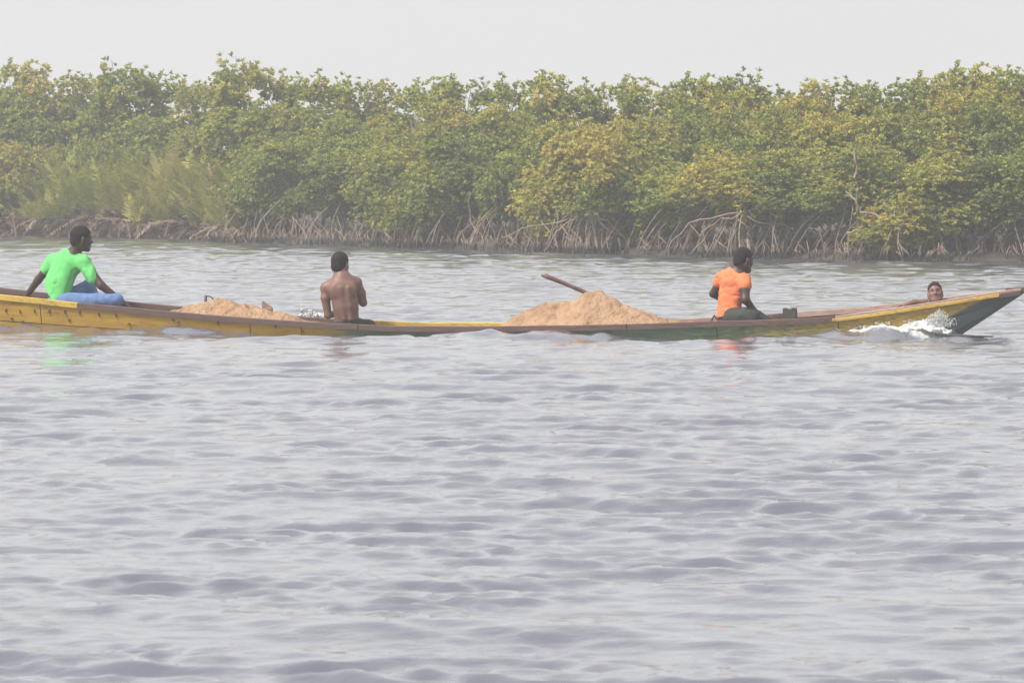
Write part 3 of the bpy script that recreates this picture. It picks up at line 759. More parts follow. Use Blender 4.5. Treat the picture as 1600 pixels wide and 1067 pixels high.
rail('gunwale_rail', s_near(122) + gp, s_near(560) - gp, -1, zt, M['rail'])
rail('gunwale_rail', s_near(560) + gp, s_near(980) - gp, -1, zt, M['rail'])
rail('gunwale_rail', s_near(980) + gp, s_near(1305) - gp, -1, zt, M['rail'])
rail('gunwale_rail', s_near(1305) + gp, TIP - .01, -1, zt, M['bow_wood'], .07, .022)['label'] = 'bare pinkish wood bow rail'
rail('rub_strip', s_near(1301), s_near(1562), -1, zt, M['yellow'], .05, .030, .023, -.030)['label'] = 'bright yellow strip under the bow rail'
rail('rub_strip', s_near(1562) + gp, TIP - .01, -1, zt, M['rail'], .05, .042, .023, -.026)
rail('gunwale_rail', -2.58, s_near(540) - gp, 1, zfar, M['rail'])
rail('gunwale_rail', s_near(540) + gp, s_near(800) - gp, 1, zfar, M['yellow'])['label'] = 'yellow painted far rail'
rail('gunwale_rail', s_near(800) + gp, s_near(1200) - gp, 1, zfar, M['wood'])
rail('gunwale_rail', s_near(1200) + gp, TIP - .01, 1, zfar, M['bow_wood'])
# stem cap at the tip
mb = MB(); zz_ = float(zt(TIP))
mb.loft([[(TIP - .16, -.055, zz_ - .075), (TIP - .16, .055, zz_ - .075), (TIP - .16, .055, zz_ - .004), (TIP - .16, -.055, zz_ - .004)],
         [(TIP + .03, -.03, zz_ - .05), (TIP + .03, .03, zz_ - .05), (TIP + .03, .03, zz_ + .006), (TIP + .03, -.03, zz_ + .006)]])
mb.build('stem_cap', M['rail'], boat)
# thwarts, decks and loose fittings
def thwart(px0, px1, drop, mat=M['wood'], name='thwart'):
    s0, s1 = s_cen(px0), s_cen(px1); sm = (s0 + s1) / 2; z = float(zt(sm)) - drop; mb = MB(); rg = []
    for s in (s0, s1):
        y = float(hw(s)) - .045; zz = float(zt(s)) - drop if name == 'stern_deck' else z
        rg.append([(s, -y, zz - .035), (s, y, zz - .035), (s, y, zz), (s, -y, zz)])
    mb.loft(rg); return mb.build(name, mat, boat)
for a_, b_ in ((-60, -2), (0, 58), (60, 118), (120, 205)): thwart(a_, b_, .075, M['wood'], 'stern_deck')
thwart(515, 570, .20); thwart(1110, 1200, .15); thwart(640, 668, .12); thwart(1322, 1352, .16)
mb = MB(); s_ = s_cen(1243); z_ = float(zt(s_)); mb.box((s_, -.30, z_ - .01), (.125, .11, .20)); mb.box((s_ - .045, -.30, z_ + .093), (.03, .10, .012)); mb.box((s_ + .04, -.30, z_ + .096), (.035, .10, .014))
mb.build('mooring_block', M['wood_dark'], boat)
mb = MB(); s_ = s_cen(1110); mb.tube([(s_ - .03, .2, float(zt(s_)) - .02), (s_, .2, float(zt(s_)) + .035), (s_ + .05, .2, float(zt(s_)) - .02)], .012, 6); mb.build('iron_ring', M['iron'], boat)
# frames inside the bow
for px in (1215, 1290, 1365, 1440):
    s_ = s_near(px); mb = MB(); rg = []
    for f in (0.1, .4, .7, .93):
        tp = float(zfar(s_)) - RT; z = float(zk(s_)) + (tp - float(zk(s_))) * f; y = float(side_y(s_, z, tp)) - .033
        rg.append([(s_ - .02, y - .035, z), (s_ + .02, y - .035, z), (s_ + .02, y, z), (s_ - .02, y, z)])
    mb.loft(rg); mb.build('rib', M['wood'], boat)
# iron staples along the stern planks
def staple(px, py, h=.035, w_=.012):
    s = s_near(px); P = at(px, py, b2w(s, -hw(s), 0)[1]); z = P[2]; top = float(zt(s)) - RT
    y = float(side_y(s, z, top)); mb = MB(); mb.box((s, -(y + .006), z), (w_, .014, h), 0, (random.gauss(0, .25), 'Y')); mb.build('staple', M['iron'], boat)
for px, py in [(8, 485), (30, 487), (53, 486), (76, 486), (101, 487.5), (124, 488), (154, 491.5), (181, 492.5), (270, 500), (340, 505), (430, 510)]: staple(px, py)
for px, py in [(16, 498), (32, 503), (106, 500), (200, 506), (278, 504), (472, 517)]: staple(px, py, .016, .026)
# ------------------------------------------------------------------ sand heaps
def heap(name, prof_, ymid, sig, label, seed):
    ps = [s_cen(p) for p, _ in prof_]; pz = [at(p, y, A[1] + s_cen(p) * E[1] + ymid * MN[1])[2] for p, y in prof_]
    s0, s1 = ps[0] - .12, ps[-1] + .12; ns, ny = int((s1 - s0) / .022), 46
    S = np.linspace(s0, s1, ns); out = np.zeros((ns, ny, 3))
    for i, s in enumerate(S):
        hwid = float(hw(s)) - .045; yy = np.linspace(-hwid, hwid, ny)
        rim = float(zt(s)) - .085
        pk = float(np.interp(s, ps, pz)); pk = max(pk, rim - .02)
        g = np.exp(-(np.abs(yy - ymid) / sig) ** 1.6)
        out[i, :, 0] = s; out[i, :, 1] = yy; out[i, :, 2] = rim + (pk - rim) * g
    P = out.copy(); P[..., 2] = seed
    hgt = np.clip((out[..., 2] - float(zt((s0 + s1) / 2)) + .10) / .15, .15, 1)
    out[..., 2] += hgt * (.030 * vnoise(P, 5.5) + .020 * vnoise(P, 13) + .012 * vnoise(P, 27))
    # a few dug hollows and slumped steps
    out[..., 2] -= hgt * .02 * np.clip(vnoise(P + 9, 3.1) - .25, 0, 1) * 2
    i = np.arange(ns * ny).reshape(ns, ny)
    Q = np.stack([i[:-1, :-1], i[1:, :-1], i[1:, 1:], i[:-1, 1:]], -1).reshape(-1, 4)
    # close the heap with a skirt and base so that it is solid
    base = out.copy(); base[..., 2] = np.minimum(base[..., 2] - .05, -.2); base[..., 1] *= .7
    V = np.concatenate([out.reshape(-1, 3), base.reshape(-1, 3)]); o = ns * ny
    ed = [i[0, ::-1], i[-1, :], i[:, 0], i[::-1, -1]]; sk = []
    for e in ed: sk.append(np.stack([e[:-1], e[1:], e[1:] + o, e[:-1] + o], -1)[:, ::-1])
    me = mesh(name, V, np.concatenate([Q] + sk + [Q[:, ::-1] + o]), True)
    q = obj(name, me, M['sand']); q.location = (A[0], A[1], 0); q.rotation_euler = (0, 0, YAW)
    return tag(q, label, 'sand heap', 'sand heaps in the boat')
heap('sand_heap', [(245, 492), (262, 489), (275, 485), (300, 476), (330, 468), (355, 466.5), (385, 473), (420, 482), (450, 493), (478, 501)], .0, .30, 'smaller orange sand heap between the green shirted and shirtless people', 1.3)
heap('sand_heap', [(770, 511), (782, 507), (797, 496.5), (810, 490), (830, 487), (845, 477), (862, 471), (885, 469.5), (905, 463), (920, 458.5), (935, 457.5), (955, 465), (975, 474), (1000, 484), (1020, 491), (1040, 498), (1065, 504)], .05, .30,
     'larger orange sand heap with a stick stuck in its top', 5.7)
# the stick, a short post, a plank end
mb = MB(); Yk = Yc(900) + .05
pts = [at(985, 484, Yk), at(918, 458.5, Yk), at(880, 442, Yk - .03), at(858, 433.5, Yk - .05), at(851, 430.5, Yk - .055)]
mb.tube(pts, [.017, .020, .021, .023, .027], 8)
p = at(846, 430, Yk - .055); mb.tube([at(855, 432.5, Yk - .05), p], [.020, .016], 6)
tag(mb.build('paddle_shaft', simple('mauve_wood', (.135, .075, .072), .7, .35, 12, (1, 1, 1), .4, .004), None, True), 'brown wooden shaft sticking up out of the larger sand heap', 'pole')
mb = MB(); Yk = Yc(323) + .12
mb.tube([at(321.5, 492, Yk), at(321.5, 470, Yk), at(321.5, 461.5, Yk)], .014, 8)
mb.tube([at(323, 462.5, Yk), at(328, 463, Yk), at(332, 466, Yk), at(335, 471, Yk), at(336, 480, Yk)], .007, 6)
tag(mb.build('bailing_handle', simple('purple_brown_metal', (.075, .04, .05), .6, .2, 20), None, True), 'small dark post with bent handle behind the smaller sand heap', 'handle')
mb = MB(); Yk = Yc(415) + .06; a_ = at(409.5, 470, Yk); b_ = at(424, 480, Yk); c_ = at(409.5, 492, Yk); d_ = at(426, 492, Yk)
ring = [a_, b_, d_, c_]; mb.loft([[p + np.array((0, -.018, 0)) for p in ring], [p + np.array((.01, .018, 0)) for p in ring]])
tag(mb.build('board_end', M['wood']), 'slanted brown board end poking from the right slope of the smaller sand heap', 'board')
# pole lying in the water before the bow
mb = MB(); Yk = Yc(1500) - .55
fl = [at(1462, 513, Yk + .15), at(1484, 518, Yk), at(1502, 523.5, Yk - .1), at(1525, 525.5, Yk - .15), at(1552, 526, Yk - .15)]
mb.tube([Vector((p[0], p[1], max(-.01, min(.05, p[2])))) for p in fl], [.012, .014, .013, .011, .006], 6)
tag(mb.build('floating_pole', M['wood_dark'], None, True), 'thin dark pole lying in the water ahead of the bow', 'pole')

# ------------------------------------------------------------------ splashes
def splash(name, pts, label, seed):
    """pts: list of (centre, radius, count)"""
    r_ = np.random.default_rng(seed); V = []; F = []; b = 0
    octa = np.array([(1, 0, 0), (-1, 0, 0), (0, 1, 0), (0, -1, 0), (0, 0, 1), (0, 0, -1)], float)
    of = [(0, 2, 4), (2, 1, 4), (1, 3, 4), (3, 0, 4), (2, 0, 5), (1, 2, 5), (3, 1, 5), (0, 3, 5)]
    for c, rad, n, sz in pts:
        for _ in range(n):
            d = r_.normal(size=3); d /= np.linalg.norm(d) + 1e-6; d = d * np.array(rad) * r_.random() ** .45
            s_ = sz * r_.lognormal(0, .5); st = np.array((1, 1, r_.uniform(.8, 1.9)))
            V += list(np.array(c) + d + octa * s_ * st * (1 + r_.normal(size=(6, 1)) * .2)); F += [tuple(q + b for q in f) for f in of]; b += 6
    me = mesh(name, np.array(V), [list(f) for f in F], True)
    return tag(obj(name, me, M['spray']), label, 'splash', None, 'stuff')
def spray_mat():
    m, t, b = new_mat('white_spray'); b.inputs['Base Color'].default_value = (.74, .76, .76, 1); b.inputs['Roughness'].default_value = .25
    f = noise(t, 30, 3, mapped(t, (1, 1, 1))); r = ramp(t, [(.3, (.55, .57, .57)), (.62, (.80, .81, .80))], f); t.links.new(r.outputs[0], b.inputs['Base Color'])
    tr = N(t, 'ShaderNodeBsdfTranslucent'); tr.inputs[0].default_value = (.7, .72, .72, 1); mx = N(t, 'ShaderNodeMixShader'); mx.inputs[0].default_value = .35
    t.links.new(b.outputs[0], mx.inputs[1]); t.links.new(tr.outputs[0], mx.inputs[2]); t.links.new(mx.outputs[0], t.nodes['Material Output'].inputs['Surface']); return m
M['spray'] = spray_mat()
def nearY(px): s = s_near(px); return b2w(s, -hw(s), 0)[1]
sp = []
for px, py, rx, rz_, n, sz in [(1452, 501, .07, .03, 60, .008), (1460, 497, .06, .05, 80, .007), (1467, 493, .05, .07, 90, .006), (1474, 496, .05, .07, 80, .006), (1482, 503, .04, .06, 50, .006), (1490, 503, .05, .07, 20, .005), (1470, 508, .10, .03, 90, .008),
                               (1425, 503, .10, .03, 26, .006), (1380, 505, .10, .02, 22, .006), (1350, 511, .10, .02, 16, .006)]:
    sp.append((at(px, py, nearY(px) - .12), (rx, .09, rz_), int(n * 2.6), sz * .42))
splash('bow_spray', sp, 'white spray and foam thrown up beside the bow', 3)
foam_jobs = [(1292, 527), (1318, 522), (1345, 515.5), (1362, 511), (1378, 508.5), (1398, 511), (1415, 508.5), (1432, 504.5), (1450, 502), (1466, 506), (1480, 512)]
sp = []
for px, py, rx, rz_, n, sz in [(472, 486, .012, .06, 40, .006), (485, 488, .018, .045, 36, .006), (492, 493, .09, .03, 110, .007), (480, 495, .12, .025, 110, .007), (505, 494, .05, .025, 60, .006)]:
    sp.append((at(px, py, Yc(px) + .62), (rx, .07, rz_), n, sz))
splash('bailing_splash', sp, 'small white splash beside the shirtless person behind the boat', 5)

# ------------------------------------------------------------------ people: smooth bodies grown from distance fields
def rotm(fwd, up):
    f = np.array(fwd, float); f /= np.linalg.norm(f); u = np.array(up, float); r = np.cross(f, u); r /= np.linalg.norm(r); u = np.cross(r, f)
    return np.stack([r, f, u], 1)                       # columns: right, forward, up
class Field:
    def __init__(s, voxel=.008): s.p = []; s.vox = voxel; s.cut = []
    def cone(s, a, b, ra, rb, k=.02, flat=None, neg=False): s.p.append(('c', np.array(a, float), np.array(b, float), ra, rb, k, flat, neg))
    def ell(s, c, r, Rm=None, k=.02, neg=False): s.p.append(('e', np.array(c, float), np.array(r, float), np.eye(3) if Rm is None else Rm, 0, k, None, neg))
    def chain(s, pts, rad, k=.02, flat=None):
        for i in range(len(pts) - 1): s.cone(pts[i], pts[i + 1], rad[i], rad[i + 1], k, flat)
    def plane(s, p, n, wob=0): n = np.array(n, float); s.cut.append((np.array(p, float), n / np.linalg.norm(n), wob))   # keep the side opposite to n
    def build(s, name, mat, parent, wrinkle=0.0, wscale=9, inflate=0.0, wdir=(1, 1, 1), crease=0.0, cdir=(1, 1, 1)):
        lo = np.full(3, 1e9); hi = -lo
        for q in s.p:
            if q[7]: continue
            if q[0] == 'c': m = max(q[3], q[4]) * 1.6; pts = np.stack([q[1], q[2]])
            else: m = max(q[2]); pts = q[1][None]
            lo = np.minimum(lo, pts.min(0) - m); hi = np.maximum(hi, pts.max(0) + m)
        lo -= .03; hi += .03; n = np.ceil((hi - lo) / s.vox).astype(int) + 1
        ax = [lo[i] + s.vox * np.arange(n[i]) for i in range(3)]
        D = np.full(n, .15, np.float32)
        for q in s.p:
            if q[0] == 'c': m = max(q[3], q[4]) * 1.6 + .1; a0 = np.minimum(q[1], q[2]) - m; b0 = np.maximum(q[1], q[2]) + m
            else: m = max(q[2]) + .1; a0 = q[1] - m; b0 = q[1] + m
            i0 = np.clip(((a0 - lo) / s.vox).astype(int), 0, n); i1 = np.clip(((b0 - lo) / s.vox).astype(int) + 1, 0, n)
            sl3 = tuple(slice(i0[i], i1[i]) for i in range(3))
            G = np.stack(np.meshgrid(*[ax[i][sl3[i]] for i in range(3)], indexing='ij'), -1)
            if q[0] == 'c':
                a, b = q[1], q[2]; Pm = G - a; ba = b - a
                if q[6] is not None:
                    fx = np.array(q[6][0], float); fx /= np.linalg.norm(fx); kf = q[6][1] - 1
                    Pm = Pm + (Pm @ fx)[..., None] * fx * kf; ba = ba + (ba @ fx) * fx * kf
                t = np.clip((Pm @ ba) / max(1e-9, ba @ ba), 0, 1)
                d = np.linalg.norm(Pm - t[..., None] * ba, axis=-1) - (q[3] + (q[4] - q[3]) * t)
            else:
                Pm = (G - q[1]) @ q[3]; k0 = np.linalg.norm(Pm / q[2], axis=-1); k1 = np.linalg.norm(Pm / q[2] ** 2, axis=-1)
                d = k0 * (k0 - 1) / np.maximum(k1, 1e-6)
            k = q[5]; S = D[sl3]
            if q[7]:
                h = np.clip(.5 - .5 * (S + d) / k, 0, 1); D[sl3] = S * (1 - h) - d * h + k * h * (1 - h)
            else:
                h = np.clip(.5 + .5 * (S - d) / k, 0, 1); D[sl3] = S * (1 - h) + d * h - k * h * (1 - h)
        D -= inflate
        G = np.stack(np.meshgrid(*ax, indexing='ij'), -1)
        if wrinkle:
            W = np.array(wdir)
            D += wrinkle * (.7 * vnoise(G * W, wscale) + .4 * vnoise(G * W + 5, wscale * 2.1))
            if crease: D += crease * (1 - 3.2 * np.abs(vnoise((G + .03 * vnoise(G, 12)[..., None]) * np.array(cdir) + 9, wscale * .8))).clip(0, 1)
        for p_, n_, wob in s.cut:
            c_ = (G - p_) @ n_
            if wob: c_ = c_ + wob * vnoise(G, 14)
            D = np.maximum(D, c_)
        # surface nets
        I = D < 0; cells = np.zeros(n - 1, bool)
        cs = [I[a:n[0] - 1 + a, b:n[1] - 1 + b, c:n[2] - 1 + c] for a in (0, 1) for b in (0, 1) for c in (0, 1)]
        sm = sum(q.astype(np.int8) for q in cs); cells = (sm > 0) & (sm < 8)
        ids = -np.ones(n - 1, int); ci = np.argwhere(cells); ids[cells] = np.arange(len(ci))
        acc = np.zeros((len(ci), 3)); cnt = np.zeros((len(ci), 1))
        for ed in range(12):
            axn, r_ = divmod(ed, 4); o = np.zeros(3, int); o[(axn + 1) % 3] = r_ & 1; o[(axn + 2) % 3] = r_ >> 1
            e = o.copy(); e[axn] += 1; p0 = ci + o; p1 = ci + e
            d0 = D[tuple(p0.T)]; d1 = D[tuple(p1.T)]; cr = (d0 < 0) != (d1 < 0)
            t = np.where(cr, d0 / np.where(np.abs(d0 - d1) < 1e-9, 1, d0 - d1), 0)
            acc += np.where(cr[:, None], p0 + t[:, None] * (p1 - p0), 0); cnt += cr[:, None]
        V = lo + acc / np.maximum(cnt, 1) * s.vox; F = []
        for axn in range(3):
            u, v = (axn + 1) % 3, (axn + 2) % 3
            sl0 = [slice(1, -1)] * 3; sl0[axn] = slice(0, -1); sl1 = [slice(1, -1)] * 3; sl1[axn] = slice(1, None)
            a_, b_ = I[tuple(sl0)], I[tuple(sl1)]; ch = np.argwhere(a_ != b_)
            if not len(ch): continue
            fl = a_[tuple(ch.T)]
            base = ch + 1; base[:, axn] -= 1
            def cid(du, dv): q = base.copy(); q[:, u] += du; q[:, v] += dv; return ids[tuple(q.T)]
            quad = np.stack([cid(-1, -1), cid(0, -1), cid(0, 0), cid(-1, 0)], 1)
            quad[~fl] = quad[~fl][:, ::-1]; F.append(quad)
        F = np.concatenate(F); F = F[(F >= 0).all(1)]
        org = np.array(parent.location) if parent else np.zeros(3)
        return obj(name, mesh(name, V - org, F, True), mat, parent)

def head(F, c, Rm, k=1.0, neck=None, nr=.052):
    g = lambda *p: c + Rm @ (np.array(p) * k)
    F.ell(g(0, -.015, .032), np.array((.077, .099, .086)) * k, Rm, .02)
    F.ell(g(0, .028, -.042), np.array((.060, .066, .078)) * k, Rm, .03)
    F.cone(g(-.016, .072, -.100), g(.016, .072, -.100), .022 * k, .022 * k, .03)
    F.cone(g(0, .087, .006), g(0, .106, -.030), .009 * k, .015 * k, .012)
    for q in (-1, 1):
        F.ell(g(q * .015, .095, -.034), np.array((.012, .012, .010)) * k, Rm, .008)
        F.cone(g(q * .012, .084, .022), g(q * .045, .070, .020), .012 * k, .010 * k, .015)
        F.ell(g(q * .043, .056, -.028), np.array((.024, .026, .024)) * k, Rm, .02)
        F.ell(g(q * .081, -.008, -.012), np.array((.011, .022, .034)) * k, Rm, .008)
        F.cone(g(q * .06, -.005, -.055), g(q * .03, .055, -.098), .024 * k, .020 * k, .03)
        F.ell(g(q * .031, .094, .004), np.array((.016, .013, .010)) * k, Rm, .008, True)
    F.cone(g(-.017, .088, -.060), g(.017, .088, -.060), .010 * k, .010 * k, .01)
    F.cone(g(-.014, .086, -.073), g(.014, .086, -.073), .010 * k, .010 * k, .008)
    if neck is not None: F.cone(g(0, -.022, -.055), neck, nr * k, nr * 1.12 * k, .03)
def hair(name, c, Rm, k, parent, thick=.006, line=(.075, -.055)):
    F = Field(.006); g = lambda *p: c + Rm @ (np.array(p) * k)
    F.ell(g(0, -.015, .032), (np.array((.077, .099, .086)) + thick) * k, Rm, .02)
    F.ell(g(0, -.030, -.022), (np.array((.068, .080, .078)) + thick) * k, Rm, .02)
    sl_ = (line[0] - line[1]) / .17
    n = Rm @ np.array((0, sl_, -1.0)); F.plane(g(0, .08, line[0]), n, .006)
    return F.build(name, M['hair'], parent, .0022, 45)
def face_bits(c, Rm, k, parent):
    g = lambda *p: c + Rm @ (np.array(p) * k)
    for q in (-1, 1):
        F = Field(.003); F.ell(g(q * .031, .079, .003), np.array((.013, .011, .0065)) * k, Rm); e = F.build('eye', M['eye'], parent)
        F = Field(.0025); F.ell(g(q * .031, .0885, .003), np.array((.0055, .003, .0055)) * k, Rm); i_ = F.build('iris', M['iris'], parent); i_.parent = e
        F = Field(.004); F.cone(g(q * .014, .0955, .026), g(q * .046, .080, .027), .0045 * k, .0035 * k); F.build('eyebrow', M['hair'], parent)
    F = Field(.003); F.cone(g(-.018, .0935, -.0665), g(.018, .0935, -.0665), .0075 * k, .0075 * k, .01, ((Rm[:, 2]), 1.2)); F.build('lips', M['lip'], parent)
def hand(F, wrist, d, nrm, thumb, L=.18, curl=.5, k=1.0):
    """palm from the wrist along d; nrm = back of the hand; thumb = side the thumb leaves on"""
    d = np.array(d, float); d /= np.linalg.norm(d); nrm = np.array(nrm, float); nrm -= d * (nrm @ d); nrm /= np.linalg.norm(nrm); sd_ = np.cross(d, nrm)
    if sd_ @ np.array(thumb, float) < 0: sd_ = -sd_
    w_ = np.array(wrist, float); pm = w_ + d * .09 * k
    F.cone(w_, w_ + d * .03 * k, .026 * k, .030 * k, .02, (nrm, 1.3)); F.cone(w_ + d * .03 * k, pm - d * .012 * k, .036 * k, .041 * k, .02, (nrm, 2.3))
    for i, (o, l) in enumerate(((.030, .070), (.010, .080), (-.011, .075), (-.030, .058))):
        b = pm + sd_ * o * k - d * .005; a1 = curl * .5; a2 = curl * 1.3
        m1 = b + (d * math.cos(a1) - nrm * math.sin(a1)) * l * .52 * k; tp = m1 + (d * math.cos(a2) - nrm * math.sin(a2)) * l * .48 * k
        F.cone(b, m1, .0095 * k, .009 * k, .006); F.cone(m1, tp, .009 * k, .0075 * k, .006)
    b = w_ + d * .030 * k + sd_ * .030 * k; m1 = b + (d * .7 + sd_ * .7 - nrm * .15) * .038 * k; F.cone(b, m1, .013 * k, .011 * k, .01); F.cone(m1, m1 + (d * .93 + sd_ * .25 - nrm * .25) * .032 * k, .011 * k, .008 * k, .006)

def person(label, px, seat_py):
    p = at(px, seat_py, Yc(px)); o = empty('person', p)
    tag(o, label, 'person'); return o
UP = np.array((0, 0, 1.0))

# --- man in the green shirt at the stern, back to us, looking right
Y0 = Yc(100); J = lambda px, py, dy=0.0: at(px, py, Y0 + dy)
o = person('person in bright green t-shirt and blue jeans sitting cross-legged on the stern', 95, 476)
hc = J(127.5, 372.5, -.02); Rh = rotm((.90, .40, -.10), (.12, 0, 1)); neck = J(115, 398, .0)
shl = J(84, 408, .16); shr = J(131, 410, -.08); pel = J(90, 468, .02); mid = J(95, 437, .02); ch = J(105, 413, .04)
axn = (shr - shl); bk_ = np.cross(axn, UP)
fb = Field(.008); head(fb, hc, Rh, 1.05, neck)
fb.chain([pel, mid, ch], [.125, .125, .15], .04, (bk_, 1.45)); fb.cone(shl, shr, .062, .062, .05); fb.cone(ch, neck, .10, .06, .05)
el = J(60, 437, .28); wl = J(41, 463, .34)
fb.chain([shl, el, wl], [.050, .040, .029], .02); hand(fb, wl, wl - el, (0, 0, 1), (0, -1, 0), curl=.35)
er = J(158, 446, -.16); wr = J(196, 476, -.12)
fb.chain([shr, er, wr], [.052, .042, .029], .02); hand(fb, wr, wr - er + np.array((0, 0, -.02)), (.4, 0, 1), (0, 1, 0), curl=.5)
ftl = J(158, 484, .22); fb.cone(ftl, J(172, 487, .20), .04, .03, .02)
fb.build('body', M['skin_dark'], o); hair('hair', hc, Rh, 1.05, o, .005, (.068, -.085)); face_bits(hc, Rh, 1.05, o)
fs = Field(.008)
fs.chain([J(87, 473, .02), J(92, 440, .02), ch], [.158, .148, .165], .04, (bk_, 1.42)); fs.cone(shl, shr, .078, .078, .05); fs.cone(ch, neck + np.array((-.01, 0, -.03)), .115, .075, .05)
sl2 = shl + (el - shl) * .55; sr2 = J(146, 434, -.13)
fs.cone(shl, sl2, .075, .066, .03); fs.cone(shr, sr2, .076, .070, .03)
fs.plane(sl2, el - shl, .004); fs.plane(J(100, 471, 0), (-.05, 0, -1), .012); fs.plane(hc + np.array((-.02, 0, -.135)), (.45, .1, 1))
# sleeve ends: cut only near the sleeves by keeping the cones short
fs.build('t_shirt', M['fabric_green'], o, .011, 9, 0, (1.4, 1.4, .8), .009, (1.6, 1.6, .7))
fj_ = Field(.009)
hipn = J(100, 470, -.06); kn = J(183, 468.5, -.24); hipf = J(102, 468, .12); kf = J(139, 447, .30)
fj_.cone(J(92, 474, .02), J(102, 473, .02), .135, .125, .04, (UP, 1.5))
fj_.chain([hipn, kn], [.085, .062], .03); fj_.chain([kn, J(150, 482, -.10)], [.060, .05], .02)
fj_.chain([hipf, kf], [.09, .066], .03); fj_.chain([kf, J(152, 474, .24), ftl], [.064, .052, .045], .03)
fj_.build('jeans', M['jeans'], o, .006, 14)

# --- shirtless man, back to us
Y0 = Yc(540); J = lambda px, py, dy=0.0: at(px, py, Y0 + dy)
o = person('shirtless person in dark shorts seated with his back to the viewer', 541, 516)
hc = J(531.5, 412.5, .06); Rh = rotm((.42, .88, -.16), (.06, .1, 1)); neck = J(534, 433, .02)
shl = J(509, 450, .02); shr = J(557, 442, .06); pel = J(542, 505, .02); mid = J(540, 478, -.01); ch = J(536, 453, .0)
axn = (shr - shl); bk_ = np.cross(axn, UP)
fb = Field(.007); head(fb, hc, Rh, 1.02, neck, .052)
fb.chain([pel, mid, ch], [.128, .118, .148], .05, (bk_, 1.45)); fb.cone(shl, shr, .056, .056, .05); fb.cone(ch, neck, .10, .06, .06, (bk_, 1.3))
# shoulder blades and the two back muscles that leave the spine as a furrow
ybk = bk_ / np.linalg.norm(bk_); ybk = -ybk if ybk[1] > 0 else ybk
fb.ell(J(523, 453, 0) + ybk * .078, (.048, .020, .068), None, .045); fb.ell(J(549, 452, 0) + ybk * .066, (.048, .020, .068), None, .045)
fb.chain([J(531, 450, 0) + ybk * .09, J(534.5, 478, 0) + ybk * .07, J(537, 498, 0) + ybk * .075], [.018, .021, .022], .03)
fb.chain([J(543, 450, 0) + ybk * .09, J(545.5, 478, 0) + ybk * .07, J(547, 498, 0) + ybk * .075], [.018, .021, .022], .03)
fb.cone(neck + ybk * .02, J(512, 446, .02), .045, .035, .04); fb.cone(neck + ybk * .02, J(556, 439, .05), .045, .035, .04)
el = J(512.5, 492, .02); wl = J(533, 490, .28)
fb.chain([shl, J(508.5, 466, .01), el, wl], [.048, .046, .037, .026], .018); hand(fb, wl, wl - el, (0, 0, 1), (1, 0, 0), curl=.7)
er = J(567.5, 473, .10); wr = J(548, 462, .30)
fb.chain([shr, J(564, 458, .08), er, wr], [.048, .046, .038, .026], .018); hand(fb, wr, wr - er, (0, 0, 1), (-1, 0, 0), curl=.7)
fb.cone(J(560, 508, .12), J(585, 520, .45), .075, .055, .03); fb.chain([J(532, 508, .12), J(545, 520, .48)], [.075, .055], .03)
fb.build('body', M['skin_brown'], o); hair('hair', hc, Rh, 1.02, o, .004, (.07, -.10)); face_bits(hc, Rh, 1.02, o)
fj_ = Field(.008)
fj_.cone(J(542, 512, .02), J(542, 505, .02), .15, .138, .03, (bk_, 1.4)); fj_.cone(J(556, 508, .10), J(576, 510, .32), .095, .075, .03); fj_.cone(J(532, 510, .10), J(545, 514, .40), .095, .075, .03)
fj_.plane(J(541, 500.5, 0), (-.12, .1, 1), .006)
fj_.build('shorts', M['shorts'], o, .005, 12)
# keep a raised hip fold at the right side
# --- man in the orange shirt
Y0 = Yc(1140); J = lambda px, py, dy=0.0: at(px, py, Y0 + dy)
o = person('person in orange t-shirt and dark shorts sitting forward of the larger sand heap', 1142, 508)
hc = J(1162, 405.5, .0); Rh = rotm((.80, .55, -.16), (.10, 0, 1)); neck = J(1152, 424, .02)
shl = J(1129, 434, .12); shr = J(1161, 436, -.08); pel = J(1140, 494, .02); mid = J(1142, 465, .02); ch = J(1146, 440, .02)
axn = (shr - shl); bk_ = np.cross(axn, UP)
fb = Field(.008); head(fb, hc, Rh, 1.0, neck, .056)
fb.chain([pel, mid, ch], [.118, .12, .135], .04, (bk_, 1.4)); fb.cone(shl, shr, .055, .055, .05); fb.cone(ch, neck, .09, .058, .05)
el = J(1114.5, 459, .22); wl = J(1134, 472, .38)
fb.chain([shl, el, wl], [.048, .038, .027], .018); hand(fb, wl, wl - el, (0, 0, 1), (0, 1, 0), curl=.6)
er = J(1164.5, 468, -.18); wr = J(1178, 484, -.04)
fb.chain([shr, J(1163.5, 452, -.14), er, wr], [.056, .053, .043, .028], .018); hand(fb, wr, wr - er, (.6, -.5, .5), (0, .5, 1), curl=1.0, k=.9)
fb.cone(J(1150, 500, -.06), J(1215, 512, .02), .07, .055, .03); fb.cone(J(1150, 500, .14), J(1215, 512, .25), .07, .055, .03)
fb.build('body', M['skin_dark'], o); hair('hair', hc, Rh, 1.0, o, .002, (.068, -.075)); face_bits(hc, Rh, 1.0, o)
fs = Field(.007)
fs.chain([J(1137, 499, .02), J(1139, 484, .02), mid, ch], [.135, .128, .132, .146], .04, (bk_, 1.38)); fs.cone(shl, shr, .068, .068, .05); fs.cone(ch, neck + np.array((-.01, 0, -.03)), .10, .07, .05)
sl2 = J(1123, 441, .17); sr2 = J(1163.5, 446.5, -.13)
fs.cone(shl, sl2, .066, .060, .02); fs.cone(shr, sr2, .070, .070, .02)
fs.plane(J(1139, 491, 0), (.30, 0, -1), .008); fs.plane(hc + np.array((-.02, 0, -.125)), (.45, .1, 1))
fs.build('t_shirt', M['fabric_orange'], o, .008, 11, 0, (.9, .9, 1.5), .011, (.8, .8, 1.5))
fj_ = Field(.008)
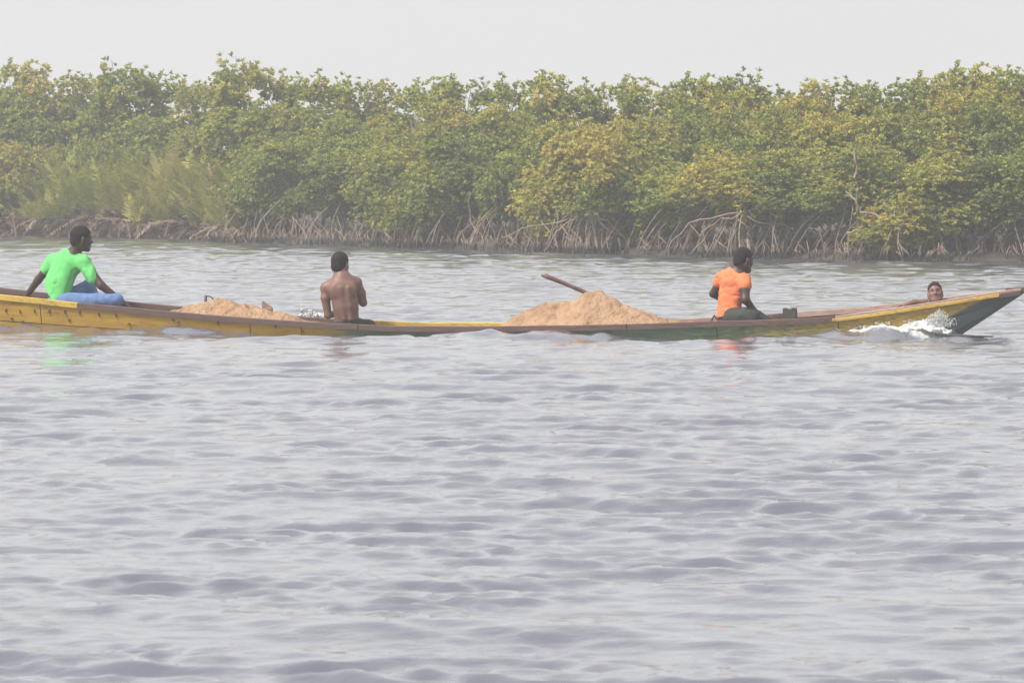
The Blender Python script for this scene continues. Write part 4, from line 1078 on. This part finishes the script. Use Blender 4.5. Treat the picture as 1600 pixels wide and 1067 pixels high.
fj_.cone(J(1141, 500, .02), J(1147, 496, .02), .125, .115, .04, (bk_, 1.2)); fj_.chain([J(1146, 496, -.07), J(1172, 495, -.12), J(1196, 506, -.06)], [.098, .088, .07], .03)
fj_.chain([J(1150, 497, .14), J(1178, 497, .20), J(1198, 506, .22)], [.095, .085, .07], .03)
fj_.build('shorts', M['shorts'], o, .008, 13)

# --- boy lying back in the bow, face towards us
Y0 = Yc(1461) - .06; J = lambda px, py, dy=0.0: at(px, py, Y0 + dy)
o = person('person lying low inside the bow, only face, shoulder and arm showing', 1450, 500)
hc = J(1461, 456.8, .0); Rh = rotm((-.10, -1, .18), (-.10, .12, 1)); neck = J(1461, 476, .06)
fb = Field(.007); head(fb, hc, Rh, .84, neck, .058)
shl = J(1446, 477, .10); shr = J(1477, 474, .10)
fb.cone(shl, shr, .05, .05, .05); fb.chain([J(1460, 486, .12), J(1452, 500, .1), J(1430, 508, .1)], [.09, .09, .09], .04, (UP, 1.3))
fb.chain([J(1447, 474, .06), J(1428, 473.5, .02), J(1416, 477, -.06)], [.040, .034, .026], .02); hand(fb, J(1416, 477, -.06), (-1, -.3, -.05), (0, 0, 1), (0, -1, 0), curl=.5, k=.85)
fb.chain([J(1477, 473, .08), J(1492, 481, .06)], [.042, .036], .02)
fb.chain([J(1430, 508, .06), J(1395, 512, .02), J(1350, 524, .0)], [.07, .055, .04], .03); fb.chain([J(1430, 508, .18), J(1395, 512, .2), J(1350, 524, .2)], [.07, .055, .04], .03)
fb.build('body', M['skin_boy'], o); hair('hair', hc, Rh, .84, o, .006, (.068, -.045)); face_bits(hc, Rh, .84, o)
fj_ = Field(.009); fj_.cone(J(1440, 504, .1), J(1428, 508, .12), .105, .10, .03, (UP, 1.3)); fj_.cone(J(1428, 508, .06), J(1402, 511, .02), .085, .072, .03); fj_.cone(J(1428, 508, .18), J(1402, 511, .2), .085, .072, .03)
fj_.build('shorts', M['shorts'], o, .005, 12)

# the curl of foam along the bow, a ragged body of white water
fo = Field(.008); pts = [at(px, py + 3, nearY(px) - .10) for px, py in foam_jobs]; rd = [.007, .012, .020, .025, .026, .018, .024, .030, .032, .028, .012]
for i in range(len(pts) - 1):
    fo.cone(pts[i], pts[i + 1], rd[i], rd[i + 1], .02)
    for _ in range(3):
        q = pts[i] + (pts[i + 1] - pts[i]) * rng.random() + np.array((rng.normal() * .02, -.03 - rng.random() * .10, -.02 - rng.random() * .025)); fo.ell(q, (rng.uniform(.03, .08), rng.uniform(.03, .06), rng.uniform(.010, .022)), None, .02)
tag(fo.build('bow_wave', M['spray'], None, .021, 24), 'ragged white curl of foam along the hull below the bow rail', 'wave', None, 'stuff')

# ------------------------------------------------------------------ haze
mb = MB(); mb.box((0, 110, 2.7), (700, 1000, 9.0))
hz = bpy.data.materials.new('pale_haze'); hz.use_nodes = True; t = hz.node_tree; t.nodes.clear()
pv = t.nodes.new('ShaderNodeVolumePrincipled'); pv.inputs['Color'].default_value = (.93, .94, .96, 1); pv.inputs['Density'].default_value = .0019; pv.inputs['Anisotropy'].default_value = .25
ou = t.nodes.new('ShaderNodeOutputMaterial'); t.links.new(pv.outputs[0], ou.inputs['Volume'])
tag(mb.build('haze', hz), kind='stuff')
